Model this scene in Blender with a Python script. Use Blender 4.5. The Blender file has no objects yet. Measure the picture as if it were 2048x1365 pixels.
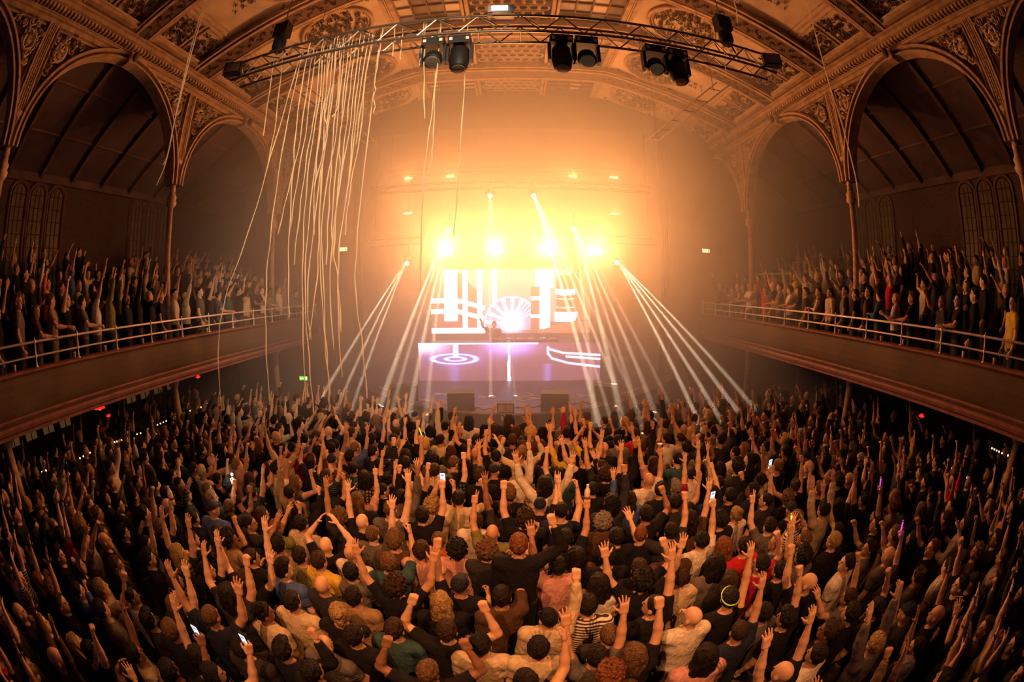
import bpy, bmesh, math, random
import numpy as np
from mathutils import Matrix, Vector

R = random.Random(7)
NR = np.random.default_rng(7)
PI = math.pi
sc = bpy.context.scene
COL = sc.collection
H = 4.45                      # eye height of the camera above the dance floor


def rad(a):
    return math.radians(a)


# ------------------------------------------------------------------ camera, world, lights, exposure
cam_d = bpy.data.cameras.new('camera')
cam = bpy.data.objects.new('camera', cam_d)
COL.objects.link(cam)
cam_d.type = 'PANO'
cam_d.sensor_width = 36.0
cam_d.sensor_fit = 'HORIZONTAL'
cam_d.clip_start = 0.05
cam_d.clip_end = 200
cam_d.panorama_type = 'FISHEYE_EQUISOLID'
cam_d.fisheye_lens = 15.0
cam_d.fisheye_fov = rad(220)
cam.matrix_world = Matrix.Translation((0, 0, H)) @ Matrix.Rotation(rad(90 - 6.7), 4, 'X') @ Matrix.Rotation(rad(-0.3), 4, 'Z')
sc.camera = cam

world = bpy.data.worlds.new('world')
sc.world = world
world.use_nodes = True
world.node_tree.nodes['Background'].inputs[0].default_value = (0.20, 0.13, 0.64, 1)
world.node_tree.nodes['Background'].inputs[1].default_value = 0.045

sc.view_settings.view_transform = 'Standard'
sc.view_settings.look = 'None'
sc.view_settings.gamma = 1.0
sc.view_settings.use_curve_mapping = False
sc.view_settings.exposure = 0.0
cy = sc.cycles
cy.use_denoising = True
cy.max_bounces = 4
cy.diffuse_bounces = 2
cy.glossy_bounces = 1
cy.transmission_bounces = 2
cy.transparent_max_bounces = 4
cy.volume_bounces = 1
cy.sample_clamp_indirect = 4.0
cy.caustics_reflective = False
cy.caustics_refractive = False

WARM = (1.0, 0.335, 0.085)
AMBER = (1.0, 0.37, 0.115)


def light(kind, loc, energy, color, target=None, size=0.1, angle=None, blend=0.3, name='lamp_light'):
    d = bpy.data.lights.new(name, kind)
    d.energy = energy
    d.color = color
    if kind == 'AREA':
        d.size = size
    else:
        d.shadow_soft_size = size
    if kind == 'SPOT':
        d.spot_size = angle
        d.spot_blend = blend
    o = bpy.data.objects.new(name, d)
    COL.objects.link(o)
    o.location = loc
    if target is not None:
        o.rotation_euler = (Vector(target) - Vector(loc)).to_track_quat('-Z', 'Y').to_euler()
    return o


# the four two-bulb blinders over the stage: what lights the haze, the hall and the crowd
BLINDERS = [(-2.42, 16.0, H + 1.55), (-0.58, 16.0, H + 1.55), (1.29, 16.0, H + 1.55), (3.11, 16.0, H + 1.55)]
for b in BLINDERS:
    light('SPOT', (b[0], b[1] - 0.16, b[2]), 3500, WARM, (b[0] * 1.25, 0, H + 6.5), 0.12, rad(150), 1.0)

# the strobe bars higher up and further back also throw warm light into the haze
for x, z, e in ((-4.5, 5.1, 1.0), (-2.65, 5.1, 1.0), (2.68, 5.1, 1.0), (4.5, 5.1, 1.0), (-4.5, 3.5, .8), (4.5, 3.5, .8)):
    light('SPOT', (x, 17.9, H + z), 200 * e, WARM, (x, 0, H + z), 0.1, rad(150), 0.8, 'strobe_light')

# moving heads over and beside the screen; every gobo beam is a narrow spot
HEADS = [(-0.81, 16.0, H + 3.76), (0.81, 16.0, H + 3.76), (-2.36, 16.0, H + 2.42), (2.37, 16.0, H + 2.42), (-3.97, 16.0, H + 1.2), (4.0, 16.0, H + 1.17)]
Z0 = H - 2.7
BEAMS = [  # head, target, angle, energy
    (5, (4.25, 9.0, Z0), 0.9, 1.3), (5, (4.75, 8.75, Z0), 0.8, 1.3), (5, (5.2, 8.3, Z0), 0.9, 1.3), (5, (5.75, 8.3, Z0), 0.8, 1.2),
    (4, (-5.0, 9.9, Z0), 0.9, 1.1), (4, (-4.5, 10.2, Z0), 0.8, 1.0), (4, (-4.2, 10.6, Z0), 0.8, 0.9),
    (2, (-3.2, 9.6, Z0), 1.2, 1.1), (2, (-2.8, 9.3, Z0), 0.8, 0.8), (2, (-2.3, 8.9, Z0), 1.0, 1.0), (2, (-1.85, 8.6, Z0), 0.8, 0.8),
    (3, (1.75, 8.6, Z0), 0.8, 0.6), (3, (2.35, 8.6, Z0), 1.1, 0.9), (3, (2.8, 8.8, Z0), 0.8, 0.7), (3, (3.3, 9.2, Z0), 1.0, 0.8), (3, (3.9, 9.8, Z0), 0.8, 0.6),
    (0, (-0.75, 14.6, H + 1.0), 1.0, 1.6), (0, (-0.45, 14.6, H + 1.0), 0.8, 1.2),
    (1, (1.40, 14.0, H + 1.0), 1.2, 2.6), (1, (1.75, 14.2, H + 1.0), 1.0, 2.4), (1, (2.05, 13.8, H + 0.6), 0.9, 1.4), (1, (1.55, 14.1, H + 1.0), 0.8, 2.0),
]
for hd, tg, an, en in BEAMS:
    p = HEADS[hd]
    light('SPOT', (p[0], p[1] - 0.2, p[2]), 240000 * en, (1.0, 0.72, 0.48), tg, 0.02, rad(an * 1.15), 0.6, 'beam_light')

# warm washes hung on the hall truss, pointed down into the crowd
for x, e in ((-3.6, 1.0), (-1.2, 1.0), (1.2, 1.0), (3.6, 1.0)):
    light('SPOT', (x, 5.6, H + 3.9), 260 * e, AMBER, (x * .7, 4.2, 1.0), 0.08, rad(90), 1.0, 'wash_light')


# spots added at the truss-end floods to brighten the vault
for s in (-1, 1):
    light('SPOT', (s * 4.9, 5.9, H + 4.7), 130, AMBER, (s * 3.4, 9.6, H + 7.6), 0.12, rad(105), 1.0, 'flood_light')
# front-of-house spots high behind the camera, aimed at the middle of the floor
for x in (-2.6, 2.6):
    light('SPOT', (x, -1.6, H + 5.3), 3300, AMBER, (x * .1, 4.0, 1.4), 0.06, rad(54), 1.0, 'house_light')

# an unseen pale spot added behind the camera to brighten streamers and truss
light('SPOT', (0.6, -1.6, H + 5.2), 5200, (1.0, .76, .48), (-2.3, 6.0, H + 2.4), 0.08, rad(46), 0.8, 'streamer_fill_light')

# ------------------------------------------------------------------ materials
MATS = {}


def mat(name, color, rough=0.7, metal=0.0, noise=0.0, scale=6.0, bump=0.0, bscale=40.0, emit=None, strength=0.0, detail=4.0, dark=None, spec=0.3):
    m = bpy.data.materials.new(name)
    m.use_nodes = True
    nt = m.node_tree
    b = nt.nodes['Principled BSDF']
    b.inputs['Roughness'].default_value = rough
    b.inputs['Metallic'].default_value = metal
    b.inputs['Specular IOR Level'].default_value = spec
    c = (*color, 1)
    b.inputs['Base Color'].default_value = c
    if noise > 0:
        tc = nt.nodes.new('ShaderNodeTexCoord')
        n = nt.nodes.new('ShaderNodeTexNoise')
        n.inputs['Scale'].default_value = scale
        n.inputs['Detail'].default_value = detail
        r = nt.nodes.new('ShaderNodeValToRGB')
        d = dark or tuple(x * (1 - noise) for x in color)
        r.color_ramp.elements[0].color = (*d, 1)
        r.color_ramp.elements[0].position = 0.32
        r.color_ramp.elements[1].color = c
        r.color_ramp.elements[1].position = 0.68
        nt.links.new(tc.outputs['Object'], n.inputs['Vector'])
        nt.links.new(n.outputs['Fac'], r.inputs['Fac'])
        nt.links.new(r.outputs['Color'], b.inputs['Base Color'])
        if bump > 0:
            n2 = nt.nodes.new('ShaderNodeTexNoise')
            n2.inputs['Scale'].default_value = bscale
            bp = nt.nodes.new('ShaderNodeBump')
            bp.inputs['Strength'].default_value = bump
            bp.inputs['Distance'].default_value = 0.02
            nt.links.new(tc.outputs['Object'], n2.inputs['Vector'])
            nt.links.new(n2.outputs['Fac'], bp.inputs['Height'])
            nt.links.new(bp.outputs['Normal'], b.inputs['Normal'])
    if emit:
        b.inputs['Emission Color'].default_value = (*emit, 1)
        b.inputs['Emission Strength'].default_value = strength
    MATS[name] = m
    return m


def mat_objcolor(name, rough=0.8, noise=0.25, scale=30.0, kind=None, bump=None, spec=0.25):
    """Base colour comes from the object's own colour."""
    m = bpy.data.materials.new(name)
    m.use_nodes = True
    nt = m.node_tree
    b = nt.nodes['Principled BSDF']
    b.inputs['Roughness'].default_value = rough
    b.inputs['Specular IOR Level'].default_value = spec
    oi = nt.nodes.new('ShaderNodeObjectInfo')
    tc = nt.nodes.new('ShaderNodeTexCoord')
    mx = nt.nodes.new('ShaderNodeMix')
    mx.data_type = 'RGBA'
    mx.blend_type = 'MULTIPLY'
    mx.inputs[0].default_value = 1.0
    rp = nt.nodes.new('ShaderNodeValToRGB')
    if kind in ('stripe', 'plaid'):
        w = nt.nodes.new('ShaderNodeTexWave')
        w.bands_direction = 'Z'
        w.inputs['Scale'].default_value = 9.0 if kind == 'stripe' else 6.0
        rp.color_ramp.interpolation = 'CONSTANT'
        rp.color_ramp.elements[0].color = (0.06, 0.05, 0.05, 1)
        rp.color_ramp.elements[1].color = (1, 1, 1, 1)
        rp.color_ramp.elements[1].position = 0.5
        nt.links.new(tc.outputs['Object'], w.inputs['Vector'])
        src = w.outputs['Fac']
        if kind == 'plaid':
            w2 = nt.nodes.new('ShaderNodeTexWave')
            w2.bands_direction = 'X'
            w2.inputs['Scale'].default_value = 6.0
            nt.links.new(tc.outputs['Object'], w2.inputs['Vector'])
            mm = nt.nodes.new('ShaderNodeMath')
            mm.operation = 'MULTIPLY'
            nt.links.new(w.outputs['Fac'], mm.inputs[0])
            nt.links.new(w2.outputs['Fac'], mm.inputs[1])
            src = mm.outputs[0]
            rp.color_ramp.elements[1].position = 0.3
        nt.links.new(src, rp.inputs['Fac'])
    else:
        n = nt.nodes.new('ShaderNodeTexNoise')
        n.inputs['Scale'].default_value = scale
        n.inputs['Detail'].default_value = 3
        rp.color_ramp.elements[0].color = (1 - noise,) * 3 + (1,)
        rp.color_ramp.elements[0].position = 0.35
        rp.color_ramp.elements[1].color = (1, 1, 1, 1)
        rp.color_ramp.elements[1].position = 0.65
        nt.links.new(tc.outputs['Object'], n.inputs['Vector'])
        nt.links.new(n.outputs['Fac'], rp.inputs['Fac'])
    nt.links.new(oi.outputs['Color'], mx.inputs[6])
    nt.links.new(rp.outputs['Color'], mx.inputs[7])
    nt.links.new(mx.outputs[2], b.inputs['Base Color'])
    if bump:
        n2 = nt.nodes.new('ShaderNodeTexNoise')
        n2.inputs['Scale'].default_value = bump[0]
        n2.inputs['Detail'].default_value = 3
        n2.inputs['Distortion'].default_value = bump[2]
        mp = nt.nodes.new('ShaderNodeMapping')
        mp.inputs['Scale'].default_value = bump[3]
        bp = nt.nodes.new('ShaderNodeBump')
        bp.inputs['Strength'].default_value = 1.0
        bp.inputs['Distance'].default_value = bump[1]
        nt.links.new(tc.outputs['Object'], mp.inputs['Vector'])
        nt.links.new(mp.outputs['Vector'], n2.inputs['Vector'])
        nt.links.new(n2.outputs['Fac'], bp.inputs['Height'])
        nt.links.new(bp.outputs['Normal'], b.inputs['Normal'])
    MATS[name] = m
    return m


def mat_vcol(name, emit=0.0, rough=0.8):
    m = bpy.data.materials.new(name)
    m.use_nodes = True
    nt = m.node_tree
    b = nt.nodes['Principled BSDF']
    a = nt.nodes.new('ShaderNodeAttribute')
    a.attribute_name = 'col'
    b.inputs['Roughness'].default_value = rough
    b.inputs['Specular IOR Level'].default_value = 0.2
    if emit > 0:
        b.inputs['Base Color'].default_value = (0.02, 0.02, 0.02, 1)
        nt.links.new(a.outputs['Color'], b.inputs['Emission Color'])
        b.inputs['Emission Strength'].default_value = emit
    else:
        nt.links.new(a.outputs['Color'], b.inputs['Base Color'])
    MATS[name] = m
    return m


mat('plaster', (0.62, 0.47, 0.30), 0.85, noise=0.35, scale=1.3, bump=0.25, bscale=18)
mat('ornament', (0.15, 0.085, 0.05), 0.75, noise=0.5, scale=5)  # darker than the plaster: patina, plus relief shading put into the colour
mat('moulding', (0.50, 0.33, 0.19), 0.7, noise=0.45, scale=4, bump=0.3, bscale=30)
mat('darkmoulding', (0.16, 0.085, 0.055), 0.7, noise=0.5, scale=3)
mat('iron', (0.55, 0.37, 0.23), 0.6, noise=0.4, scale=8, bump=0.2, bscale=40)
mat('aisleceil', (0.105, 0.066, 0.062), 0.85, noise=0.3, scale=2)  # albedo lowered: the dimness over the balconies is put into the colour
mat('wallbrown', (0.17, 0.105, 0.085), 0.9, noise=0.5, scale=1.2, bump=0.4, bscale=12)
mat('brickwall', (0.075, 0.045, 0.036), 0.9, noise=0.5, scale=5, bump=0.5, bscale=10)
_w = MATS['brickwall'].node_tree
_bs = _w.nodes['Principled BSDF']
_tc, _sp, _cb, _bt, _bp = (_w.nodes.new('ShaderNode' + k) for k in ('TexCoord', 'SeparateXYZ', 'CombineXYZ', 'TexBrick', 'Bump'))
_bt.inputs['Scale'].default_value = 4.5
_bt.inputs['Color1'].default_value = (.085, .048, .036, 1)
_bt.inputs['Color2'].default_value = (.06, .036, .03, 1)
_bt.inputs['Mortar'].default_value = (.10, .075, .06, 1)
_bp.inputs['Distance'].default_value = .02
_bp.inputs['Strength'].default_value = .6
_w.links.new(_tc.outputs['Object'], _sp.inputs[0])
_w.links.new(_sp.outputs['Y'], _cb.inputs['X'])
_w.links.new(_sp.outputs['Z'], _cb.inputs['Y'])
_w.links.new(_cb.outputs[0], _bt.inputs['Vector'])
_w.links.new(_bt.outputs['Color'], _bs.inputs['Base Color'])
_w.links.new(_bt.outputs['Fac'], _bp.inputs['Height'])
_bp.invert = True
_w.links.new(_bp.outputs[0], _bs.inputs['Normal'])
mat('fascia', (0.115, 0.075, 0.040), 0.75, noise=0.45, scale=0.9, bump=0.3, bscale=25)
mat('fasciatrim', (0.24, 0.095, 0.068), 0.6, noise=0.35, scale=5)
mat('rail', (0.92, 0.80, 0.66), 0.4, metal=0.15, noise=0.2, scale=20)
mat('floorwood', (0.05, 0.03, 0.03), 0.5, noise=0.4, scale=3)
mat('black', (0.012, 0.010, 0.012), 0.6, noise=0.3, scale=10)
mat('blackcloth', (0.010, 0.007, 0.008), 0.95, noise=0.4, scale=4)
mat('trussmetal', (0.30, 0.24, 0.20), 0.4, metal=0.7, noise=0.3, scale=20)
mat('stagefloor', (0.10, 0.06, 0.085), 0.45, noise=0.4, scale=3)
mat('tape', (0.75, 0.60, 0.50), 0.7, noise=0.15, scale=20)
mat('ribbon', (0.92, 0.80, 0.60), 0.55, noise=0.1, scale=30)
_m = MATS['ribbon'].node_tree
_t = _m.nodes.new('ShaderNodeBsdfTranslucent')
_t.inputs['Color'].default_value = (1.0, .95, .85, 1)
_x = _m.nodes.new('ShaderNodeMixShader')
_x.inputs[0].default_value = .7
_m.links.new(_m.nodes['Principled BSDF'].outputs[0], _x.inputs[1])
_m.links.new(_t.outputs[0], _x.inputs[2])
_m.links.new(_x.outputs[0], _m.nodes['Material Output'].inputs['Surface'])
mat('glassdark', (0.20, 0.14, 0.10), 0.25, noise=0.4, scale=3)
mat('leaden', (0.03, 0.022, 0.02), 0.6, noise=0.2, scale=20)
mat('lens', (0.9, 0.8, 0.6), 0.3, emit=(1.0, 0.80, 0.50), strength=25.0)
mat('blinderlens', (0.9, 0.8, 0.6), 0.3, emit=(1.0, 0.78, 0.45), strength=60.0)
mat('dimlens', (0.10, 0.08, 0.06), 0.3, emit=(1.0, 0.62, 0.30), strength=0.03)
mat('barlight', (0.9, 0.7, 0.4), 0.3, emit=(1.0, 0.66, 0.40), strength=3.0)
mat('bulb', (0.9, 0.7, 0.4), 0.3, emit=(1.0, 0.50, 0.22), strength=4.0)
mat('redlamp', (0.8, 0.02, 0.01), 0.4, emit=(1.0, 0.02, 0.012), strength=1.3)
mat('exitgreen', (0.1, 0.7, 0.1), 0.4, emit=(0.16, 0.75, 0.05), strength=1.1)
mat('exitwhite', (0.9, 0.9, 0.9), 0.4, emit=(0.95, 1.0, 0.75), strength=1.4)
mat('litpane', (0.25, 0.14, 0.05), 0.5, emit=(1.0, 0.50, 0.16), strength=0.06, noise=0.3, scale=4)
mat('skypane', (0.6, 0.45, 0.25), 0.5, emit=(1.0, 0.55, 0.22), strength=0.07, noise=0.4, scale=2)
mat('amberpane', (0.10, 0.06, 0.03), 0.3, emit=(1.0, 0.42, 0.10), strength=0.008, noise=0.4, scale=3)
mat('projwhite', (0.75, 0.68, 0.70), 0.5, noise=0.05)
mat('phonescreen', (0.1, 0.1, 0.1), 0.3, emit=(0.75, 0.85, 1.0), strength=2.2)
mat('flash', (0.9, 0.9, 0.9), 0.3, emit=(1.0, 0.95, 0.72), strength=60.0)
mat('magenta', (0.9, 0.1, 0.8), 0.4, emit=(0.95, 0.05, 0.75), strength=1.2)
mat('limeglow', (0.6, 0.9, 0.1), 0.4, emit=(0.55, 0.95, 0.08), strength=1.0)
mat('limeband', (0.55, 0.85, 0.08), 0.5)
mat('bluebar', (0.2, 0.2, 0.9), 0.4, emit=(0.25, 0.35, 1.0), strength=1.0)
mat('plasticcup', (0.85, 0.75, 0.65), 0.25, noise=0.05)
mat('wood', (0.30, 0.17, 0.08), 0.55, noise=0.4, scale=4)
mat('monitorpanel', (0.45, 0.28, 0.16), 0.5, noise=0.3, scale=20)
mat('eye', (0.02, 0.012, 0.01), 0.4)
mat_objcolor('skin', 0.55, 0.12, 12, spec=0.35)
mat_objcolor('hair', 0.6, 0.6, 60, bump=(55, .03, 1.0, (1, 1, .35)), spec=0.3)
mat_objcolor('cloth', 0.9, 0.22, 14, bump=(9, .03, 1.5, (1, 1, .6)))
mat_objcolor('stripes', 0.9, kind='stripe')
mat_objcolor('plaid', 0.9, kind='plaid')
mat_vcol('crowdcol')
mat_vcol('screenpix', emit=1.3)


# ------------------------------------------------------------------ mesh helpers
class MB:
    """Collects vertices and faces; build() links them as ONE mesh object."""

    def __init__(self):
        self.v, self.f, self.n = [], [], 0

    def add(self, vs, fs):
        vs = np.asarray(vs, float).reshape(-1, 3)
        self.v.append(vs)
        n = self.n
        self.f.extend([tuple(i + n for i in f) for f in fs])
        self.n += len(vs)

    def box(self, c, s, rot=None):
        x, y, z = s[0] / 2, s[1] / 2, s[2] / 2
        vs = np.array([(a * x, b * y, d * z) for a in (-1, 1) for b in (-1, 1) for d in (-1, 1)])
        if rot is not None:
            vs = vs @ np.array(rot.to_3x3()).T
        self.add(vs + np.array(c), [(0, 1, 3, 2), (4, 6, 7, 5), (0, 4, 5, 1), (2, 3, 7, 6), (0, 2, 6, 4), (1, 5, 7, 3)])
        return self

    def prism(self, poly, a, b, axes=(0, 1, 2)):
        """2D polygon (in axes[0], axes[1]) pushed along axes[2] from a to b."""
        n = len(poly)
        vs = np.zeros((2 * n, 3))
        for k, t in enumerate((a, b)):
            vs[k * n:(k + 1) * n, axes[0]] = [p[0] for p in poly]
            vs[k * n:(k + 1) * n, axes[1]] = [p[1] for p in poly]
            vs[k * n:(k + 1) * n, axes[2]] = t
        fs = [(i, (i + 1) % n, n + (i + 1) % n, n + i) for i in range(n)]
        fs += [tuple(range(n))[::-1], tuple(range(n, 2 * n))]
        self.add(vs, fs)
        return self

    def tube(self, pts, r, n=6, cap=True, closed=False):
        P = np.asarray(pts, float)
        m = len(P)
        rr = np.full(m, r) if np.isscalar(r) else np.asarray(r, float)
        T = np.gradient(P, axis=0) if not closed else (np.roll(P, -1, 0) - np.roll(P, 1, 0))
        T /= np.maximum(np.linalg.norm(T, axis=1, keepdims=True), 1e-9)
        up = np.array((0.0, 0, 1)) if abs(T[0][2]) < 0.9 else np.array((1.0, 0, 0))
        U = np.zeros_like(P)
        u = up - T[0] * (up @ T[0])
        for i in range(m):
            u = u - T[i] * (u @ T[i])
            u /= max(np.linalg.norm(u), 1e-9)
            U[i] = u
        V = np.cross(T, U)
        a = np.arange(n) * 2 * PI / n
        vs = P[:, None] + rr[:, None, None] * (np.cos(a)[None, :, None] * U[:, None] + np.sin(a)[None, :, None] * V[:, None])
        fs = []
        last = m if closed else m - 1
        for i in range(last):
            j = (i + 1) % m
            for k in range(n):
                q = (k + 1) % n
                fs.append((i * n + k, i * n + q, j * n + q, j * n + k))
        if cap and not closed:
            fs.append(tuple(range(n))[::-1])
            fs.append(tuple((m - 1) * n + k for k in range(n)))
        self.add(vs.reshape(-1, 3), fs)
        return self

    def lathe(self, prof, c=(0, 0, 0), n=14, rot=None):
        """prof: [(radius, z)] turned about z."""
        a = np.arange(n) * 2 * PI / n
        vs = np.array([(r * math.cos(t), r * math.sin(t), z) for r, z in prof for t in a])
        if rot is not None:
            vs = vs @ np.array(rot.to_3x3()).T
        m = len(prof)
        fs = [(i * n + k, i * n + (k + 1) % n, (i + 1) * n + (k + 1) % n, (i + 1) * n + k) for i in range(m - 1) for k in range(n)]
        fs.append(tuple(range(n))[::-1])
        fs.append(tuple((m - 1) * n + k for k in range(n)))
        self.add(vs + np.array(c), fs)
        return self

    def sweep(self, path, prof, closed=False):
        """path: list of (origin, axis_a, axis_b); prof: closed 2D polygon in those axes."""
        n = len(prof)
        vs = []
        for o, a, b in path:
            o, a, b = np.array(o, float), np.array(a, float), np.array(b, float)
            vs += [o + a * p[0] + b * p[1] for p in prof]
        m = len(path)
        fs = [(i * n + k, i * n + (k + 1) % n, ((i + 1) % m) * n + (k + 1) % n, ((i + 1) % m) * n + k) for i in range(m if closed else m - 1) for k in range(n)]
        if not closed:
            fs += [tuple(range(n))[::-1], tuple((m - 1) * n + k for k in range(n))]
        self.add(vs, fs)
        return self

    def sphere(self, c, r, n=10, m=6):
        r = (r, r, r) if np.isscalar(r) else r
        vs = [(0, 0, -1)] + [(math.sin(PI * i / m) * math.cos(2 * PI * k / n), math.sin(PI * i / m) * math.sin(2 * PI * k / n), -math.cos(PI * i / m)) for i in range(1, m) for k in range(n)] + [(0, 0, 1)]
        fs = [(0, 1 + (k + 1) % n, 1 + k) for k in range(n)]
        for i in range(m - 2):
            for k in range(n):
                fs.append((1 + i * n + k, 1 + i * n + (k + 1) % n, 1 + (i + 1) * n + (k + 1) % n, 1 + (i + 1) * n + k))
        t = len(vs) - 1
        fs += [(t, 1 + (m - 2) * n + k, 1 + (m - 2) * n + (k + 1) % n) for k in range(n)]
        self.add(np.array(vs) * np.array(r) + np.array(c), fs)
        return self

    def quad_grid(self, fn, nu, nv):
        vs = [fn(i / nu, j / nv) for i in range(nu + 1) for j in range(nv + 1)]
        w = nv + 1
        self.add(vs, [(i * w + j, (i + 1) * w + j, (i + 1) * w + j + 1, i * w + j + 1) for i in range(nu) for j in range(nv)])
        return self

    def mesh(self, name, m, smooth=False):
        me = bpy.data.meshes.new(name)
        V = np.concatenate(self.v) if self.v else np.zeros((0, 3))
        me.from_pydata(V.tolist(), [], self.f)
        if m:
            me.materials.append(MATS[m])
        bm = bmesh.new()
        bm.from_mesh(me)
        bmesh.ops.recalc_face_normals(bm, faces=bm.faces)
        bm.to_mesh(me)
        bm.free()
        if smooth:
            me.polygons.foreach_set('use_smooth', [True] * len(me.polygons))
        return me

    def build(self, name, m, parent=None, smooth=False, **props):
        return link(name, self.mesh(name, m, smooth), parent, **props)


def link(name, me, parent=None, loc=None, rot=None, **props):
    o = bpy.data.objects.new(name, me)
    COL.objects.link(o)
    if parent is not None:
        o.parent = parent
    if loc is not None:
        o.location = loc
    if rot is not None:
        o.rotation_euler = rot
    for k, v in props.items():
        if v is not None:
            o[k] = v
    return o


def thing(name, label, cat, loc=(0, 0, 0), rotz=0.0, group=None):
    o = bpy.data.objects.new(name, None)
    o.empty_display_size = 0.1
    COL.objects.link(o)
    o.location = loc
    o.rotation_euler = (0, 0, rotz)
    o['label'] = label
    o['category'] = cat
    if group:
        o['group'] = group
    return o


def struct(name, label=None):
    o = bpy.data.objects.new(name, None)
    o.empty_display_size = 0.1
    COL.objects.link(o)
    o['kind'] = 'structure'
    if label:
        o['label'] = label
    return o


def Z(r):
    return H + r


# ------------------------------------------------------------------ the hall
YA, YB = -4.0, 15.6            # behind the camera .. stage wall
XR, XL, XC, XW = 7.5, -7.75, 8.6, 12.9
COLY = [-3.35, 2.25, 7.88, 13.5]
BAY = 5.63

o = MB().box((0, 5, -0.1), (27, 32, 0.2)).build('floor', 'floorwood', kind='structure')
for s, nm in ((-1, 'wall_left'), (1, 'wall_right')):
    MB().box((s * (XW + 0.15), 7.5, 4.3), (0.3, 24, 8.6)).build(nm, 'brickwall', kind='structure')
MB().box((0, 20.6, 6.5), (27, 0.3, 13.2)).build('wall_back', 'blackcloth', kind='structure')


# stage wall with the opening
def stage_wall():
    st = struct('wall_stage', 'dark wall around the stage opening')
    for s in (-1, 1):
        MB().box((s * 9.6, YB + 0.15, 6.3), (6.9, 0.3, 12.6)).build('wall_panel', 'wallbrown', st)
    for s in (-1, 1):                                             # pleated black drapes that narrow the opening
        poly = []
        xs = np.linspace(6.15, 5.75, 9)
        mb = MB()
        P = [(s * x, YB + 0.05 - (0.10 if i % 2 else 0.0)) for i, x in enumerate(xs)]
        Q = [(x, y + 0.1) for x, y in reversed(P)]
        mb.prism(P + Q, 1.25, Z(7.9), (0, 1, 2)).build('drape', 'blackcloth', st)
    # stage house side walls
    for s in (-1, 1):
        MB().box((s * 8.6, 18.2, 6.3), (0.2, 4.6, 12.6)).build('side_wall', 'blackcloth', st)
    MB().box((0, 18.2, 12.9), (17, 5, 0.2)).build('stage_ceiling', 'blackcloth', st)


stage_wall()


def vz(x):
    t = max(0.0, min(1.0, (8.5 - abs(x)) / 5.2))
    return Z(6.45 + 1.5 * t + 0.06 * math.sin(PI * t))


def vnorm(x):
    e = 0.05
    d = Vector((2 * e, 0, vz(x + e) - vz(x - e))).normalized()
    return Vector((d.z, 0, -d.x))                                 # points down into the hall


VX = [8.5, 7.5, 6.5, 5.5, 4.5, 3.9, 3.3]


# scrolling leaf ornament laid on a surface; fn(u, v, h) gives the point h above the surface
def scrolls(mb, fn, spots, rng, rel=0.05, n=4):
    for u, v, s in spots:
        a0, d = rng.uniform(0, 2 * PI), rng.choice((-1, 1))
        turns = rng.uniform(0.9, 1.5)
        pts, rr = [], []
        K = 9
        for i in range(K):
            t = i / (K - 1)
            q = s * (1 - 0.8 * t)
            a = a0 + d * 2 * PI * turns * t
            pts.append(fn(u + q * math.cos(a), v + q * math.sin(a), rel * 0.45))
            rr.append(s * (0.26 - 0.12 * t))
        mb.tube(pts, rr, n)
        a = a0 + d * PI * turns
        mb.tube([fn(u, v, rel * 0.5), fn(u + 0.1 * s, v, rel * 1.3)], [s * 0.28, s * 0.12], 5)
        for k in range(2):                                        # leaf blades
            b = rng.uniform(0, 2 * PI)
            p0 = (u + s * math.cos(b), v + s * math.sin(b))
            p1 = (p0[0] + s * 0.8 * math.cos(b + 0.7), p0[1] + s * 0.8 * math.sin(b + 0.7))
            pm = ((p0[0] + p1[0]) / 2, (p0[1] + p1[1]) / 2)
            mb.tube([fn(*p0, 0.01), fn(*pm, rel), fn(*p1, 0.012)], [s * 0.08, s * 0.24, s * 0.03], n)


def spots_in(test, w, h, s, rng, k):
    out = []
    for _ in range(k * 12):
        u, v = rng.uniform(-w, w), rng.uniform(-h, h)
        if test(u, v) and all((u - a) ** 2 + (v - b) ** 2 > (1.55 * s) ** 2 for a, b, _s in out):
            out.append((u, v, s * rng.uniform(0.8, 1.15)))
        if len(out) >= k:
            break
    return out


RIBY = [-0.55, 2.25, 5.07, 7.88, 10.69, 13.5]


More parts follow.
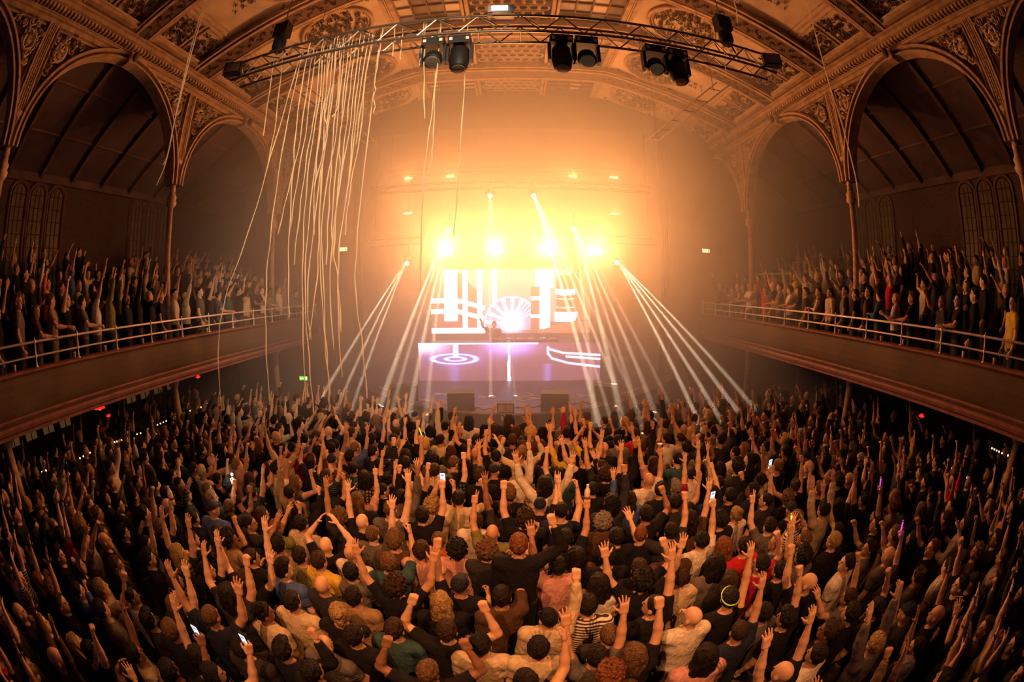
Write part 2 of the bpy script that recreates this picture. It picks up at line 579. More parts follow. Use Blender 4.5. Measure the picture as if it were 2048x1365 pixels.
def ceiling():
    rng = random.Random(3)
    st = struct('ceiling', 'coved plaster ceiling with ribs, scrollwork panels and a glazed flat centre')
    # vault field, one panel per bay and side
    for i in range(len(RIBY)):
        y0 = RIBY[i]
        y1 = RIBY[i + 1] if i + 1 < len(RIBY) else YB
        for s in (-1, 1):
            mb = MB()
            path = []
            up = 0.12
            prof = [(x, vz(x)) for x in VX] + [(x, vz(x) + up) for x in reversed(VX)]
            mb.prism([(s * a, b) for a, b in prof], y0, y1, (0, 2, 1))
            mb.build('vault_panel', 'plaster', st)
            if y1 < 4 or y1 - y0 < 1:
                continue
            yc = (y0 + y1) / 2

            def fn(u, v, h, s=s, yc=yc, x0=0.0):
                x = x0 + u
                x = min(max(x, 3.2), 8.6)
                nn = vnorm(x)
                return (s * (x + nn.x * h), yc + v, vz(x) + nn.z * h)
            # two square scroll panels next to the cornice
            for dy in (-0.56, 0.56):
                f2 = lambda u, v, h, dy=dy: fn(7.72 + u, v + dy, h)
                fr = MB()
                for a, b, c, d in ((-.48, -.48, .48, -.48), (.48, -.48, .48, .48), (.48, .48, -.48, .48), (-.48, .48, -.48, -.48)):
                    fr.tube([f2(a, b, 0.02), f2(c, d, 0.02)], 0.035, 5)
                fr.build('square_frame', 'moulding', st)
                sm = MB()
                scrolls(sm, f2, spots_in(lambda u, v: abs(u) < .36 and abs(v) < .36, .36, .36, 0.105, rng, 16), rng, 0.09)
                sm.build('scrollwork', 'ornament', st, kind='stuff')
            ln = MB()
            ln.tube([fn(7.1, -1.05, 0.02), fn(7.1, 1.05, 0.02)], 0.035, 5)
            ln.tube([fn(6.98, -1.05, 0.015), fn(6.98, 1.05, 0.015)], 0.02, 5)
            ln.build('field_moulding', 'moulding', st)
            # oval cartouche towards the centre
            ov = MB()
            E = [(0.98 * math.cos(t), 0.86 * math.sin(t)) for t in np.linspace(0, 2 * PI, 33)[:-1]]
            ov.tube([fn(4.75 + a, b, 0.05) for a, b in E], 0.06, 6, closed=True)
            ov.tube([fn(4.75 + a * .9, b * .9, 0.03) for a, b in E], 0.028, 5, closed=True)
            ov.build('oval_frame', 'moulding', st, smooth=True)
            sm = MB()
            sp = spots_in(lambda u, v: (u / .80) ** 2 + (v / .70) ** 2 < 1, .80, .70, 0.095, rng, 60)
            scrolls(sm, lambda u, v, h: fn(4.75 + u, v, h), sp, rng, 0.10)
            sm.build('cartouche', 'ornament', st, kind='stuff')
            sm = MB()
            sp = [(5.9 + .08 * k * 1.4, w * .1 * (1 if k % 2 else -1), .075 - .008 * k) for k in range(6) for w in (1,)]
            sp += [(3.85, a, .09) for a in (-.95, .95)] + [(3.7, a, .06) for a in (-.78, .78)] + [(5.55, a, .08) for a in (-.92, .92)] + [(5.75, a, .06) for a in (-1.0, 1.0)]
            scrolls(sm, fn, sp, rng, 0.08)
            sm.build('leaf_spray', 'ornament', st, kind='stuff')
    # flat centre: skylights either side of a lattice strip
    for i in range(len(RIBY)):
        y0 = RIBY[i] + 0.22
        y1 = (RIBY[i + 1] if i + 1 < len(RIBY) else YB) - 0.22
        zc = Z(7.98)
        if y1 < 4:
            MB().box((0, (y0 + y1) / 2, zc + .1), (6.8, y1 - y0 + .5, .1)).build('centre_panel', 'plaster', st)
            continue
        gr = MB()
        nx, ny = 7, max(2, int((y1 - y0) / 0.27))
        for a in range(nx):
            for b in range(ny):
                cx = -0.93 + 1.86 * (a + (0.5 if b % 2 else 0.0)) / (nx - .5)
                cyy = y0 + (y1 - y0) * (b + 0.5) / ny
                P = [(cx + .145 * math.cos(t), cyy + .125 * math.sin(t), zc) for t in np.linspace(0, 2 * PI, 9)[:-1]]
                gr.tube(P, 0.035, 4, closed=True)
        gr.build('lattice', 'plaster', st, kind='stuff')
        MB().box((0, (y0 + y1) / 2, zc + 0.25), (2.3, y1 - y0, 0.04)).build('lattice_backing', 'darkmoulding', st)
        for s in (-1, 1):
            bm_ = MB()
            for dx, w, dz in ((1.18, .10, .0), (1.30, .07, -.05), (3.2, .14, .0), (3.38, .10, -.05)):
                bm_.box((s * dx, (y0 + y1) / 2, zc + dz + .02), (w, y1 - y0 + .44, .16))
            bm_.build('long_beam', 'moulding', st)
            mu = MB()
            for a in range(5):
                mu.box((s * (1.36 + 1.8 * a / 4), (y0 + y1) / 2, zc + .12), (.05, y1 - y0, .08))
            for b in range(6):
                mu.box((s * 2.26, y0 + (y1 - y0) * b / 5, zc + .12), (1.8, .05, .07))
            mu.build('glazing_bars', 'darkmoulding', st)
            for a in range(4):
                for b in range(5):
                    lit = (a + b * 3 + (s > 0)) % 3 == 0
                    MB().box((s * (1.585 + .45 * a), y0 + (y1 - y0) * (b + .5) / 5, zc + .15), (.44, (y1 - y0) / 5 - .03, .015)).build('pane', 'skypane' if lit else 'glassdark', st)
    MB().box((0, 5.8, Z(8.6)), (18, 20, 0.1)).build('roof_deck', 'darkmoulding', st)
    # transverse ribs
    full = [(s_ * x) for s_ in (-1,) for x in VX] + [x for x in reversed(VX)]
    for y in RIBY[1:]:
        w = 0.36 if abs(y - 7.88) > .1 and abs(y - 2.25) > .1 and abs(y - 13.5) > .1 else 0.46

        def rib(name, m, off, ww, h0, h1):
            path = []
            for x in full:
                nn = vnorm(x)
                path.append(((x, y + off, vz(x)), (0, 1, 0), (nn.x, 0, nn.z)))
            MB().sweep(path, [(-ww, h0), (-ww, h1), (ww, h1), (ww, h0)]).build(name, m, st)
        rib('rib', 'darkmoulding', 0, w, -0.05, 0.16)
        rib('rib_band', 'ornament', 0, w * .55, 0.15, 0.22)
        rib('rib_bead', 'moulding', w * .68, 0.045, 0.1, 0.24)
        rib('rib_bead', 'moulding', -w * .68, 0.045, 0.1, 0.24)
        rib('rib_bead', 'moulding', w * .98, 0.03, 0.0, 0.2)
        rib('rib_bead', 'moulding', -w * .98, 0.03, 0.0, 0.2)
        if y > 4:
            sm = MB()
            for s in (-1, 1):
                for k in range(30):
                    x = 8.35 - 5.0 * k / 29
                    nn = vnorm(x)
                    mbp = lambda a, b, h: (s * (x + a + nn.x * (.22 + h)), y + b, vz(x + a) + nn.z * (.22 + h))
                    scrolls(sm, mbp, [(0, .08 * (1 if k % 2 else -1), .075)], rng, 0.03)
            sm.build('rib_ornament', 'ornament', st, kind='stuff')


ceiling()


def cornice_and_arcade(s):
    rng = random.Random(11 + s)
    x = XC
    tr = struct('trim_1' if s < 0 else 'trim_2', 'heavy moulded cornice with a dentil row under the coved ceiling')
    # cornice bands: (inward offset, z low, z high)
    for nm, m, t0, z0, z1 in (('architrave', 'moulding', .12, 5.72, 5.83), ('bead', 'moulding', .20, 5.83, 5.88), ('frieze', 'darkmoulding', .10, 5.88, 5.93), ('fillet', 'moulding', .15, 5.93, 5.96), ('frieze', 'darkmoulding', .10, 5.96, 6.02),
                              ('corona', 'moulding', .34, 6.10, 6.20), ('corona', 'moulding', .42, 6.20, 6.25), ('cyma', 'darkmoulding', .36, 6.25, 6.36), ('crown', 'moulding', .50, 6.36, 6.44), ('crown', 'plaster', .56, 6.44, 6.48)):
        MB().box((s * (x + .1 - t0 / 2), (YA + YB) / 2, Z((z0 + z1) / 2)), (t0 + .2, YB - YA, z1 - z0)).build(nm, m, tr)
    de = MB()
    n = int((YB - YA) / 0.13)
    for k in range(n):
        de.box((s * (x - .17), YA + (k + .5) * .13, Z(6.06)), (.16, .075, .11))
    de.build('dentils', 'moulding', tr, kind='stuff')
    MB().box((s * (x + .05), (YA + YB) / 2, Z(6.06)), (.3, YB - YA, .1)).build('dentil_bed', 'darkmoulding', tr)
    # columns, upper and lower storey
    for y in COLY:
        c = struct('column', 'slender cast iron column carrying the arcade')
        cx = s * x
        MB().lathe([(.105, 0), (.105, Z(-1.80))], (cx, y, 0), 12).build('lower_shaft', 'iron', c, smooth=True)
        MB().lathe([(.14, Z(-2.05)), (.20, Z(-1.85)), (.20, Z(-1.78))], (cx, y, 0), 12).build('lower_capital', 'iron', c)
        MB().lathe([(.16, Z(-1.0)), (.16, Z(-.75)), (.11, Z(-.65)), (.085, Z(-.5)), (.075, Z(2.55))], (cx, y, 0), 14).build('shaft', 'iron', c, smooth=True)
        MB().lathe([(.08, Z(2.5)), (.14, Z(2.56)), (.16, Z(2.64)), (.12, Z(2.70)), (.15, Z(2.78)), (.10, Z(2.84)), (.088, Z(2.9))], (cx, y, 0), 14).build('collar', 'iron', c, smooth=True)
        tw = MB().lathe([(.088, Z(2.88)), (.078, Z(3.42))], (cx, y, 0), 12)
        for k in range(3):
            tw.tube([(cx + .082 * math.cos(a + k * 2.1), y + .082 * math.sin(a + k * 2.1), Z(2.9) + .5 * a / 7) for a in np.linspace(0, 7, 16)], .016, 4)
        tw.build('decorated_shaft', 'iron', c, smooth=True)
        MB().lathe([(.08, Z(3.40)), (.11, Z(3.44)), (.10, Z(3.48)), (.16, Z(3.60)), (.20, Z(3.70)), (.20, Z(3.76)), (.15, Z(3.80)), (.14, Z(3.86))], (cx, y, 0), 14).build('capital', 'iron', c, smooth=True)
        cap_ = c.children[-1]
        lv = MB()
        for k in range(10):
            a = 2 * PI * k / 10
            d = (math.cos(a), math.sin(a))
            lv.tube([(cx + d[0] * .10, y + d[1] * .10, Z(3.46)), (cx + d[0] * .15, y + d[1] * .15, Z(3.58)), (cx + d[0] * .20, y + d[1] * .20, Z(3.64)), (cx + d[0] * .21, y + d[1] * .21, Z(3.60))], [.03, .035, .028, .012], 4)
        lv.build('acanthus', 'iron', cap_)
        # stile above the capital
        stl = MB()
        stl.box((cx, y, Z(4.75)), (.26, .20, 1.94))
        stl.build('stile', 'moulding', c)
        for dy, m in ((-.13, 'iron'), (.13, 'iron')):
            MB().box((cx - s * .02, y + dy, Z(4.75)), (.30, .05, 1.94)).build('stile_edge', m, c)
        bd = MB()
        for k in range(24):
            bd.sphere((cx - s * .14, y, Z(3.86 + .08 * k)), .034, 6, 4)
        bd.build('bead_row', 'moulding', c, kind='stuff')
        for d in (-1, 1):
            MB().box((cx - s * .15, y + d * .065, Z(4.75)), (.03, .025, 1.9)).build('stile_fillet', 'iron', c)
    # arches with pierced spandrels
    Rr = BAY / 2 - 0.17
    spring = 5.72 - Rr + .02
    for i in range(len(COLY)):
        yc = COLY[i] + BAY / 2
        full = yc + Rr < YB
        a1 = PI if full else PI * .62
        ar = struct('arch', 'round moulded arch of the side arcade with scrollwork spandrels')
        ang = np.linspace(0.0, a1, 33)
        # from the near springing (small y) over the crown
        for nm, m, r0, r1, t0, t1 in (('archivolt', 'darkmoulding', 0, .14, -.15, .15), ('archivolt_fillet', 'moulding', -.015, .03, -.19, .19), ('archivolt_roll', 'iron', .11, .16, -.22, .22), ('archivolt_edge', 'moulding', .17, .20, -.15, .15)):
            path = [((s * x, yc - Rr * math.cos(a), Z(spring) + Rr * math.sin(a)), (0, -math.cos(a), math.sin(a)), (1, 0, 0)) for a in ang]
            MB().sweep(path, [(r0 - .04, t0), (r1 - .04, t0), (r1 - .04, t1), (r0 - .04, t1)]).build(nm, m, ar, smooth=False)
        if full:
            k = MB()
            k.prism([(-.09, 5.60), (.09, 5.60), (.14, 5.90), (-.14, 5.90)], .10, .42, (1, 2, 0))
            k.v[-1][:, 2] += H
            k.v[-1][:, 1] += yc
            k.v[-1][:, 0] = s * (x - .36) + s * k.v[-1][:, 0]
            k.build('keystone', 'moulding', ar)
            MB().sphere((s * (x - .40), yc, Z(5.72)), (.09, .10, .14), 10, 6).build('boss', 'ornament', ar, smooth=True)
        for side in (-1, 1):
            if side > 0 and not full:
                continue
            # spandrel plate between the stile, the cornice and the arch
            ys = np.linspace(.20, Rr - .55, 14)                   # distance from the column axis
            lo = [(Z(spring) + math.sqrt(max(0, (Rr + .14) ** 2 - (BAY / 2 - q) ** 2))) if (BAY / 2 - q) < Rr + .14 else Z(spring) for q in ys]
            hi = Z(5.72)
            base = yc + side * BAY / 2
            poly = [(base - side * q, l) for q, l in zip(ys, lo) if l < hi - .02]
            poly += [(poly[-1][0], hi), (base - side * .20, hi)]
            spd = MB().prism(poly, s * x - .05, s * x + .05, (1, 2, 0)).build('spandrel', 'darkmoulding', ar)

            def fn(u, v, h):
                return (s * (x - .05 - h), base - side * u, v)

            def test(u, v, m=.13):
                q = BAY / 2 - u
                return u > .2 + m and v < hi - m and math.hypot(q, v - Z(spring)) > Rr + .14 + m
            sp = []
            for _ in range(1500):
                u, v = rng.uniform(.2, 2.2), rng.uniform(Z(spring) + .4, hi)
                if test(u, v) and all((u - a) ** 2 + (v - b) ** 2 > .175 ** 2 for a, b, _ in sp):
                    sp.append((u, v, .105))
            sm = MB()
            scrolls(sm, fn, sp, rng, 0.16)
            sm.build('scrollwork', 'plaster', spd, kind='stuff')
            ro = MB()
            ro.tube([fn(.55 + .17 * math.cos(t), hi - .52 + .23 * math.sin(t), .06) for t in np.linspace(0, 2 * PI, 17)[:-1]], .045, 5, closed=True)
            ro.sphere(fn(.55, hi - .52, .04), (.06, .10, .15), 8, 6)
            ro.build('rosette', 'plaster', spd, smooth=True)
            fr = MB()
            fr.tube([fn(.24, Z(spring) + .75, .03), fn(.24, hi - .06, .03), fn(2.0, hi - .06, .03)], .04, 5)
            fr.build('spandrel_frame', 'moulding', spd)


for s in (-1, 1):
    cornice_and_arcade(s)


def aisle(s):
    """The sloping ceiling over a balcony, its beams, and the lancet windows behind the tiers."""
    st = struct('ceiling', 'sloping boarded ceiling over the balcony with dark beams')
    x0, x1, z0, z1 = XC + .2, XW, 6.3, 4.0
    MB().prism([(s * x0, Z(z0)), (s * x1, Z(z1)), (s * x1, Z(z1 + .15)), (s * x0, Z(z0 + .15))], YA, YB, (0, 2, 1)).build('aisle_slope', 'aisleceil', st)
    for k in range(14):
        y = YA + .6 + k * 1.408
        path = [((s * a, y, Z(z0 + (z1 - z0) * (a - x0) / (x1 - x0))), (0, 1, 0), (0, 0, 1)) for a in (x0, x1)]
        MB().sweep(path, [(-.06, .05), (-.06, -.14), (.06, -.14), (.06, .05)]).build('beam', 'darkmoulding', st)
    for f in (.33, .66):
        xa, za = x0 + (x1 - x0) * f, z0 + (z1 - z0) * f
        MB().box((s * xa, (YA + YB) / 2, Z(za) - .03), (.05, YB - YA, .06)).build('purlin', 'wallbrown', st)
    wn = 0
    for yc in (5.07, 10.7, 16.1) if True else ():
        for k in (-1, 0, 1):
            y = yc + k * .82
            if y > YB - .4:
                continue
            wn += 1
            w = struct('window_%d' % (wn + (20 if s > 0 else 0)), 'tall round-headed leaded lancet window in the wall behind the balcony tiers')
            hw, zb, zt = .27, -.2, 3.45
            arc = [(y - hw * math.cos(a), Z(zt) + hw * math.sin(a)) for a in np.linspace(0, PI, 9)]
            outer = [(y - (hw + .10) * math.cos(a), Z(zt) + (hw + .10) * math.sin(a)) for a in np.linspace(0, PI, 13)]
            MB().tube([(s * (XW - .02), y - hw - .05, Z(zb))] + [(s * (XW - .02), a, b) for a, b in outer] + [(s * (XW - .02), y + hw + .05, Z(zb))], .06, 5).build('window_frame', 'darkmoulding', w)
            bars = MB()
            for j in (1, 2):
                bars.box((s * (XW - .05), y - hw + 2 * hw * j / 3, Z((zb + zt) / 2) + .05), (.03, .022, zt - zb + .3))
            for j in range(11):
                bars.box((s * (XW - .05), y, Z(zb + (zt - zb) * j / 10)), (.03, 2 * hw, .022))
            bars.build('leading', 'leaden', w)
            mt = 'amberpane'
            for a in range(3):
                for b in range(10):
                    ya, yb = y - hw + 2 * hw * a / 3, y - hw + 2 * hw * (a + 1) / 3
                    za, zbb = Z(zb + (zt - zb) * b / 10), Z(zb + (zt - zb) * (b + 1) / 10)
                    MB().box((s * (XW - .03), (ya + yb) / 2, (za + zbb) / 2), (.02, yb - ya - .015, zbb - za - .015)).build('pane', mt, w)
            MB().prism(arc, s * (XW - .04), s * (XW - .02), (1, 2, 0)).build('pane', mt, w)
    # plaster band and pilasters on the wall
    MB().box((s * (XW - .06), (YA + YB) / 2, Z(3.95)), (.12, YB - YA, .25)).build('trim_3' if s < 0 else 'trim_4', 'wallbrown', kind='structure')
    # lower windows under the balcony
    for g, yc in enumerate((4.8, 10.4)):
        for k in range(4):
            y = yc - 1.15 + k * .77
            wn += 1
            w = struct('window_%d' % (wn + (20 if s > 0 else 0)), 'small multi-pane window glowing amber under the balcony')
            MB().box((s * (XW - .03), y, Z(-2.75)), (.06, .58, .85)).build('window_frame', 'darkmoulding', w)
            for a in range(2):
                for b in range(3):
                    MB().box((s * (XW - .07), y - .125 + .25 * a, Z(-3.0 + .25 * b)), (.02, .215, .215)).build('pane', 'litpane' if s < 0 else 'glassdark', w)
            bb = MB()
            bb.box((s * (XW - .09), y, Z(-2.75)), (.02, .03, .8))
            for b in (-.125, .125):
                bb.box((s * (XW - .09), y, Z(-2.75 + b)), (.02, .5, .025))
            bb.build('glazing_bars', 'leaden', w)


for s in (-1, 1):
    aisle(s)


def balcony(s):
    xb = XR if s > 0 else XL
    sx = s
    st = struct('balcony', 'long balcony with a plain curved front and moulded lower edge')
    L = (YA, YB)

    def band(nm, m, pts):
        MB().prism([(xb - sx * t, Z(z)) for t, z in pts], L[0], L[1], (0, 2, 1)).build(nm, m, st)
    band('ledge', 'fasciatrim', [(-.30, -.76), (.05, -.76), (.08, -.78), (.08, -.80), (.03, -.84), (-.30, -.84)])
    band('front_panel', 'fascia', [(-.2, -.83), (.0, -.83), (.035, -.95), (.05, -1.10), (.045, -1.25), (.02, -1.38), (-.01, -1.46), (-.2, -1.46)])
    band('moulding_band', 'fasciatrim', [(-.2, -1.45), (.05, -1.45), (.065, -1.48), (.05, -1.51), (-.2, -1.51)])
    band('moulding_band', 'fascia', [(-.2, -1.505), (.02, -1.505), (.02, -1.56), (-.2, -1.56)])
    band('moulding_band', 'fasciatrim', [(-.2, -1.55), (.09, -1.55), (.115, -1.60), (.10, -1.66), (-.2, -1.66)])
    band('moulding_band', 'fascia', [(-.2, -1.655), (.05, -1.655), (.05, -1.69), (-.2, -1.69)])
    band('moulding_band', 'fasciatrim', [(-.2, -1.685), (.075, -1.685), (.075, -1.74), (-.2, -1.74)])
    x1 = s * XW
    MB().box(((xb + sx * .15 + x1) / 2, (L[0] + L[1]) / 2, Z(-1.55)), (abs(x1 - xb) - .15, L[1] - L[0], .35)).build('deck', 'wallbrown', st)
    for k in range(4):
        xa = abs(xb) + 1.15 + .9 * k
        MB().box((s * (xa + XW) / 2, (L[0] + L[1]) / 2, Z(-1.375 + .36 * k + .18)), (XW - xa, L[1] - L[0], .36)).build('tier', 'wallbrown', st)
    # railing: a thing of its own, posts one by one
    rl = thing('balcony_railing', 'white metal railing with two bars along the %s balcony front' % ('left-hand' if s < 0 else 'right-hand'), 'railing', (xb + sx * .05, 0, Z(-.76)))
    MB().tube([(0, L[0], .42), (0, L[1], .42)], .022, 8).build('top_rail', 'rail', rl, smooth=True)
    MB().tube([(0, L[0], .185), (0, L[1], .185)], .018, 8).build('middle_rail', 'rail', rl, smooth=True)
    post = MB().lathe([(.045, 0), (.045, .015), (.018, .03), (.018, .16), (.032, .17), (.032, .20), (.018, .21), (.018, .395), (.034, .40), (.034, .445), (.014, .455), (.012, .49), (.0, .5)], (0, 0, 0), 8).mesh('post', 'rail', True)
    y = 2.0 - 1.13 * 5
    while y < YB:
        link('post', post, rl, (0, y, 0))
        y += 1.13
    # clutter on the ledge: short posts and small bottles / lamps are added later
    return xb


for s in (-1, 1):
    balcony(s)
# ------------------------------------------------------------------ measured points: a direction of view met with a real plane of the hall
def at(px, py, axis, val):
    f = 15 / 36 * 2048
    dx, dy = px - 1024, 682.5 - py
    r = max(math.hypot(dx, dy), 1e-6)
    th = 2 * math.asin(r / (2 * f))
    k = math.sin(th) / r
    d = cam.matrix_world.to_3x3() @ Vector((dx * k, dy * k, -math.cos(th)))
    o = Vector((0, 0, H))
    t = (val - o[axis]) / d[axis]
    return o + d * t


# ------------------------------------------------------------------ stage
SH = 1.25


def edge_y(x):
    return 10.85 + 0.115 * x * x


def stage():
    st = struct('stage', 'low curved stage with a taped floor')
    xs = np.linspace(-6.1, 6.1, 33)
    front = [(x, min(edge_y(x), 15.0)) for x in xs]
    poly = front + [(6.1, 20.4), (-6.1, 20.4)]
    MB().prism(poly, SH - .06, SH, (0, 1, 2)).build('stage_deck', 'stagefloor', st)
    low = [(x, y + .05) for x, y in front] + [(6.1, 16), (-6.1, 16)]
    MB().prism(low, 0, SH - .06, (0, 1, 2)).build('stage_front', 'black', st)
    MB().tube([(x, y - .01, SH - .03) for x, y in front], .028, 6).build('stage_nosing', 'wood', st)
    MB().tube([(x, y + .55, SH + .004) for x, y in front[4:-4]], .018, 4).build('tape_line', 'tape', st)
    # crosses of white tape
    for px, py in ((974, 795), (1076, 798), (885, 789), (1172, 792)):
        p = at(px, py, 2, SH)
        for a in (rad(20), rad(-28)):
            t = MB().box((0, 0, 0), (.62, .07, .006), Matrix.Rotation(a, 4, 'Z')).build('tape_strip', 'tape', st)
            t.location = (p.x, p.y, SH + .006)
    p = at(1050, 795, 2, SH)
    pts = [(p.x + .24 * math.cos(t) * (1 if t < 9 else 1), p.y + .55 - t * .13 + .0 * t, SH + .008) for t in np.linspace(0.3, 7.2, 20)]
    MB().tube([(p.x + .25 * math.sin(t * 1.05), p.y + .5 - t * .17, SH + .008) for t in np.linspace(0, 6.0, 20)], .03, 4).build('tape_curve', 'tape', st)


stage()


def grid_screen(name, x0, x1, z0, z1, y, nu, nv, paint, parent):
    us = (np.arange(nu + 1)) / nu
    vs = (np.arange(nv + 1)) / nv
    V = [(x0 + (x1 - x0) * u, y, z0 + (z1 - z0) * v) for u in us for v in vs]
    w = nv + 1
    F = [(i * w + j, (i + 1) * w + j, (i + 1) * w + j + 1, i * w + j + 1) for i in range(nu) for j in range(nv)]
    me = bpy.data.meshes.new(name)
    me.from_pydata(V, [], F)
    me.materials.append(MATS['screenpix'])
    at_ = me.color_attributes.new('col', 'FLOAT_COLOR', 'CORNER')
    cu = (np.repeat(np.arange(nu), nv) + .5) / nu
    cv = (np.tile(np.arange(nv), nu) + .5) / nv
    c = paint(cu, 1 - cv)
    rgba = np.ones((nu * nv, 4))
    rgba[:, :3] = c
    at_.data.foreach_set('color', np.repeat(rgba, 4, axis=0).ravel().astype(np.float32))
    return link(name, me, parent)


def seg_d(x, y, ax, ay, bx, by):
    t = np.clip(((x - ax) * (bx - ax) + (y - ay) * (by - ay)) / ((bx - ax) ** 2 + (by - ay) ** 2), 0, 1)
    return np.hypot(x - ax - t * (bx - ax), y - ay - t * (by - ay))


def paint_wall(u, v):
    x, y = 535 + u * 927, 293 + v * 375
    c = np.tile(np.array([0.22, 0.07, 0.04]), (len(u), 1))

    def put(m, col):
        c[m] = col
    put((x > 612) & (x < 1350) & (y < 600), (.60, .36, .38))
    put((x > 612) & (x < 692) & (y < 592), (3, 2.7, 3.2))
    put((x > 692) & (x < 720) & (y > 318) & (y < 600), (.16, .05, .02))
    put((x > 720) & (x < 750), (2.4, 1.9, 2.2))
    put((x > 750) & (x < 806) & (y > 365 + (x - 750) * .9) & (y < 600), (.16, .05, .02))
    put((x > 806) & (x < 836), (2.2, 1.7, 1.9))
    put((x > 893) & (x < 922) & (y < 520), (2.4, 1.9, 2.1))
    for a, b in ((462, 488), (525, 551)):
        put((x < 692) & (y > a) & (y < b), (3, 2.6, 2.9))
        put((x >= 692) & (x < 850) & (y > a + (x - 692) * .28) & (y < b + (x - 692) * .28), (3, 2.6, 2.9))
    put((y > 636) & (x < 850), (1.6, 1.2, 1.8))
    r = np.hypot(x - 1005, (y - 612))
    ang = np.degrees(np.arctan2(612 - y, x - 1005))
    put((r < 165) & (y < 650), (.5, .36, .62))
    put((r < 160) & (r > 152) & (y < 640), (1.9, 1.4, 2.2))
    put((r < 150) & (r > 70) & (ang > 50) & (((ang + 4) % 22) < 9) & (y < 640), (2.6, 2.2, 2.8))
    put((r < 150) & (r > 60) & (ang > 20) & (ang < 62) & (((ang) % 9) < 1.7), (2.0, 1.6, 2.4))
    g = np.exp(-(r / 58) ** 2)[:, None]
    c += g * np.array([1.6, 1.5, 2.4])
    put((x > 1165) & (x < 1225) & (y > 380) & (y < 645), (3, 2.7, 3.2))
    put((x > 1140) & (x < 1250) & (y < 400), (2.2, 1.6, 1.7))
    put((x > 1115) & (x < 1165) & (y > 395) & (y < 650), (.20, .08, .05))
    put((x > 1115) & (x < 1165) & (((y > 455) & (y < 475)) | ((y > 560) & (y < 578))), (2.4, 2, 2.3))
    put((x > 1262) & (x < 1366) & (y > 325) & (y < 560), (.16, .05, .02))
    put((x > 1258) & (x < 1372) & (np.abs(y - 430 + .0016 * (x - 1315) ** 2) < 16), (3, 2.6, 2.7))
    put((x > 1262) & (x < 1366) & (np.abs(y - 470 + .0016 * (x - 1315) ** 2) < 4), (1.3, .8, .6))
    put((x > 1262) & (x < 1366) & (np.abs(y - 520 + .0016 * (x - 1315) ** 2) < 4), (1.3, .8, .6))
    put((y > 545) & (y < 603) & (x > 1252) & (x < 1388 - (y - 545) * .35), (3, 2.7, 3.0))
    put((x > 1390) & (y > 598) & (y < 617), (2.6, 2.2, 2.4))
    put((y > 655 - np.clip((x - 1150) * .3, 0, 60)) & (x > 1150), (.50, .16, .09))
    put((x < 612) & (y < 455), (.40, .16, .07))
    put((x > 1395) & (y < 590), (.50, .20, .09))
    return c


def paint_booth(u, v):
    x, y = 463 + u * 1057, 735 + v * 210
    c = np.tile(np.array([0.25, 0.085, 0.135]), (len(u), 1))

    def add(m, col, k=1.0):
        c[:] = c + np.clip(m, 0, 1)[:, None] * np.array(col) * k
    add(np.exp(-(((x - 500) / 110) ** 2 + ((y - 745) / 40) ** 2)), (2.0, 1.4, 2.6))
    add(np.exp(-(((x - 990) / 120) ** 2 + ((y - 740) / 52) ** 2)), (.9, .7, 2.6))
    add((y < 742) * (x < 1155) * 1.0, (2.0, 1.5, 2.2))
    for cx_, a, b, w in ((674, 128, 27, .10), (680, 55, 11, .2)):
        q = np.sqrt(((x - cx_) / a) ** 2 + ((y - 823) / b) ** 2)
        add(np.exp(-((q - 1) / w) ** 2), (1.6, 1.6, 3.2))
    add(np.exp(-(((x - 674) / 150) ** 2 + ((y - 823) / 40) ** 2)), (.2, .12, .6))
    add(((x > 666) & (x < 700) & (y < 815)) * 1.0, (.7, .85, 1.6))
    add(((np.abs(x - 988) < 3 + (y - 735) * .035) & (y > 755)) * 1.0, (2.2, 2.2, 3.0))
    add(np.exp(-((x - 1210) / 22) ** 2) * (y > 850), (.12, .12, .5))
    add(np.exp(-((x - 674) / 30) ** 2) * (y > 850), (.12, .10, .4))
    for L in (((1215, 770), (1300, 792), (1520, 806)), ((1320, 812), (1520, 828)), ((1213, 796), (1235, 822), (1330, 848), (1520, 871)), ((1212, 768), (1213, 796))):
        d = np.min([seg_d(x, y, *a, *b) for a, b in zip(L[:-1], L[1:])], axis=0)
        add(np.exp(-(d / 4.5) ** 2), (2.6, 2.2, 3.2))
    add(((x - 1212) ** 2 + (y - 765) ** 2 < 90) * 1.0, (1.5, 1.2, 1.8))
    return c


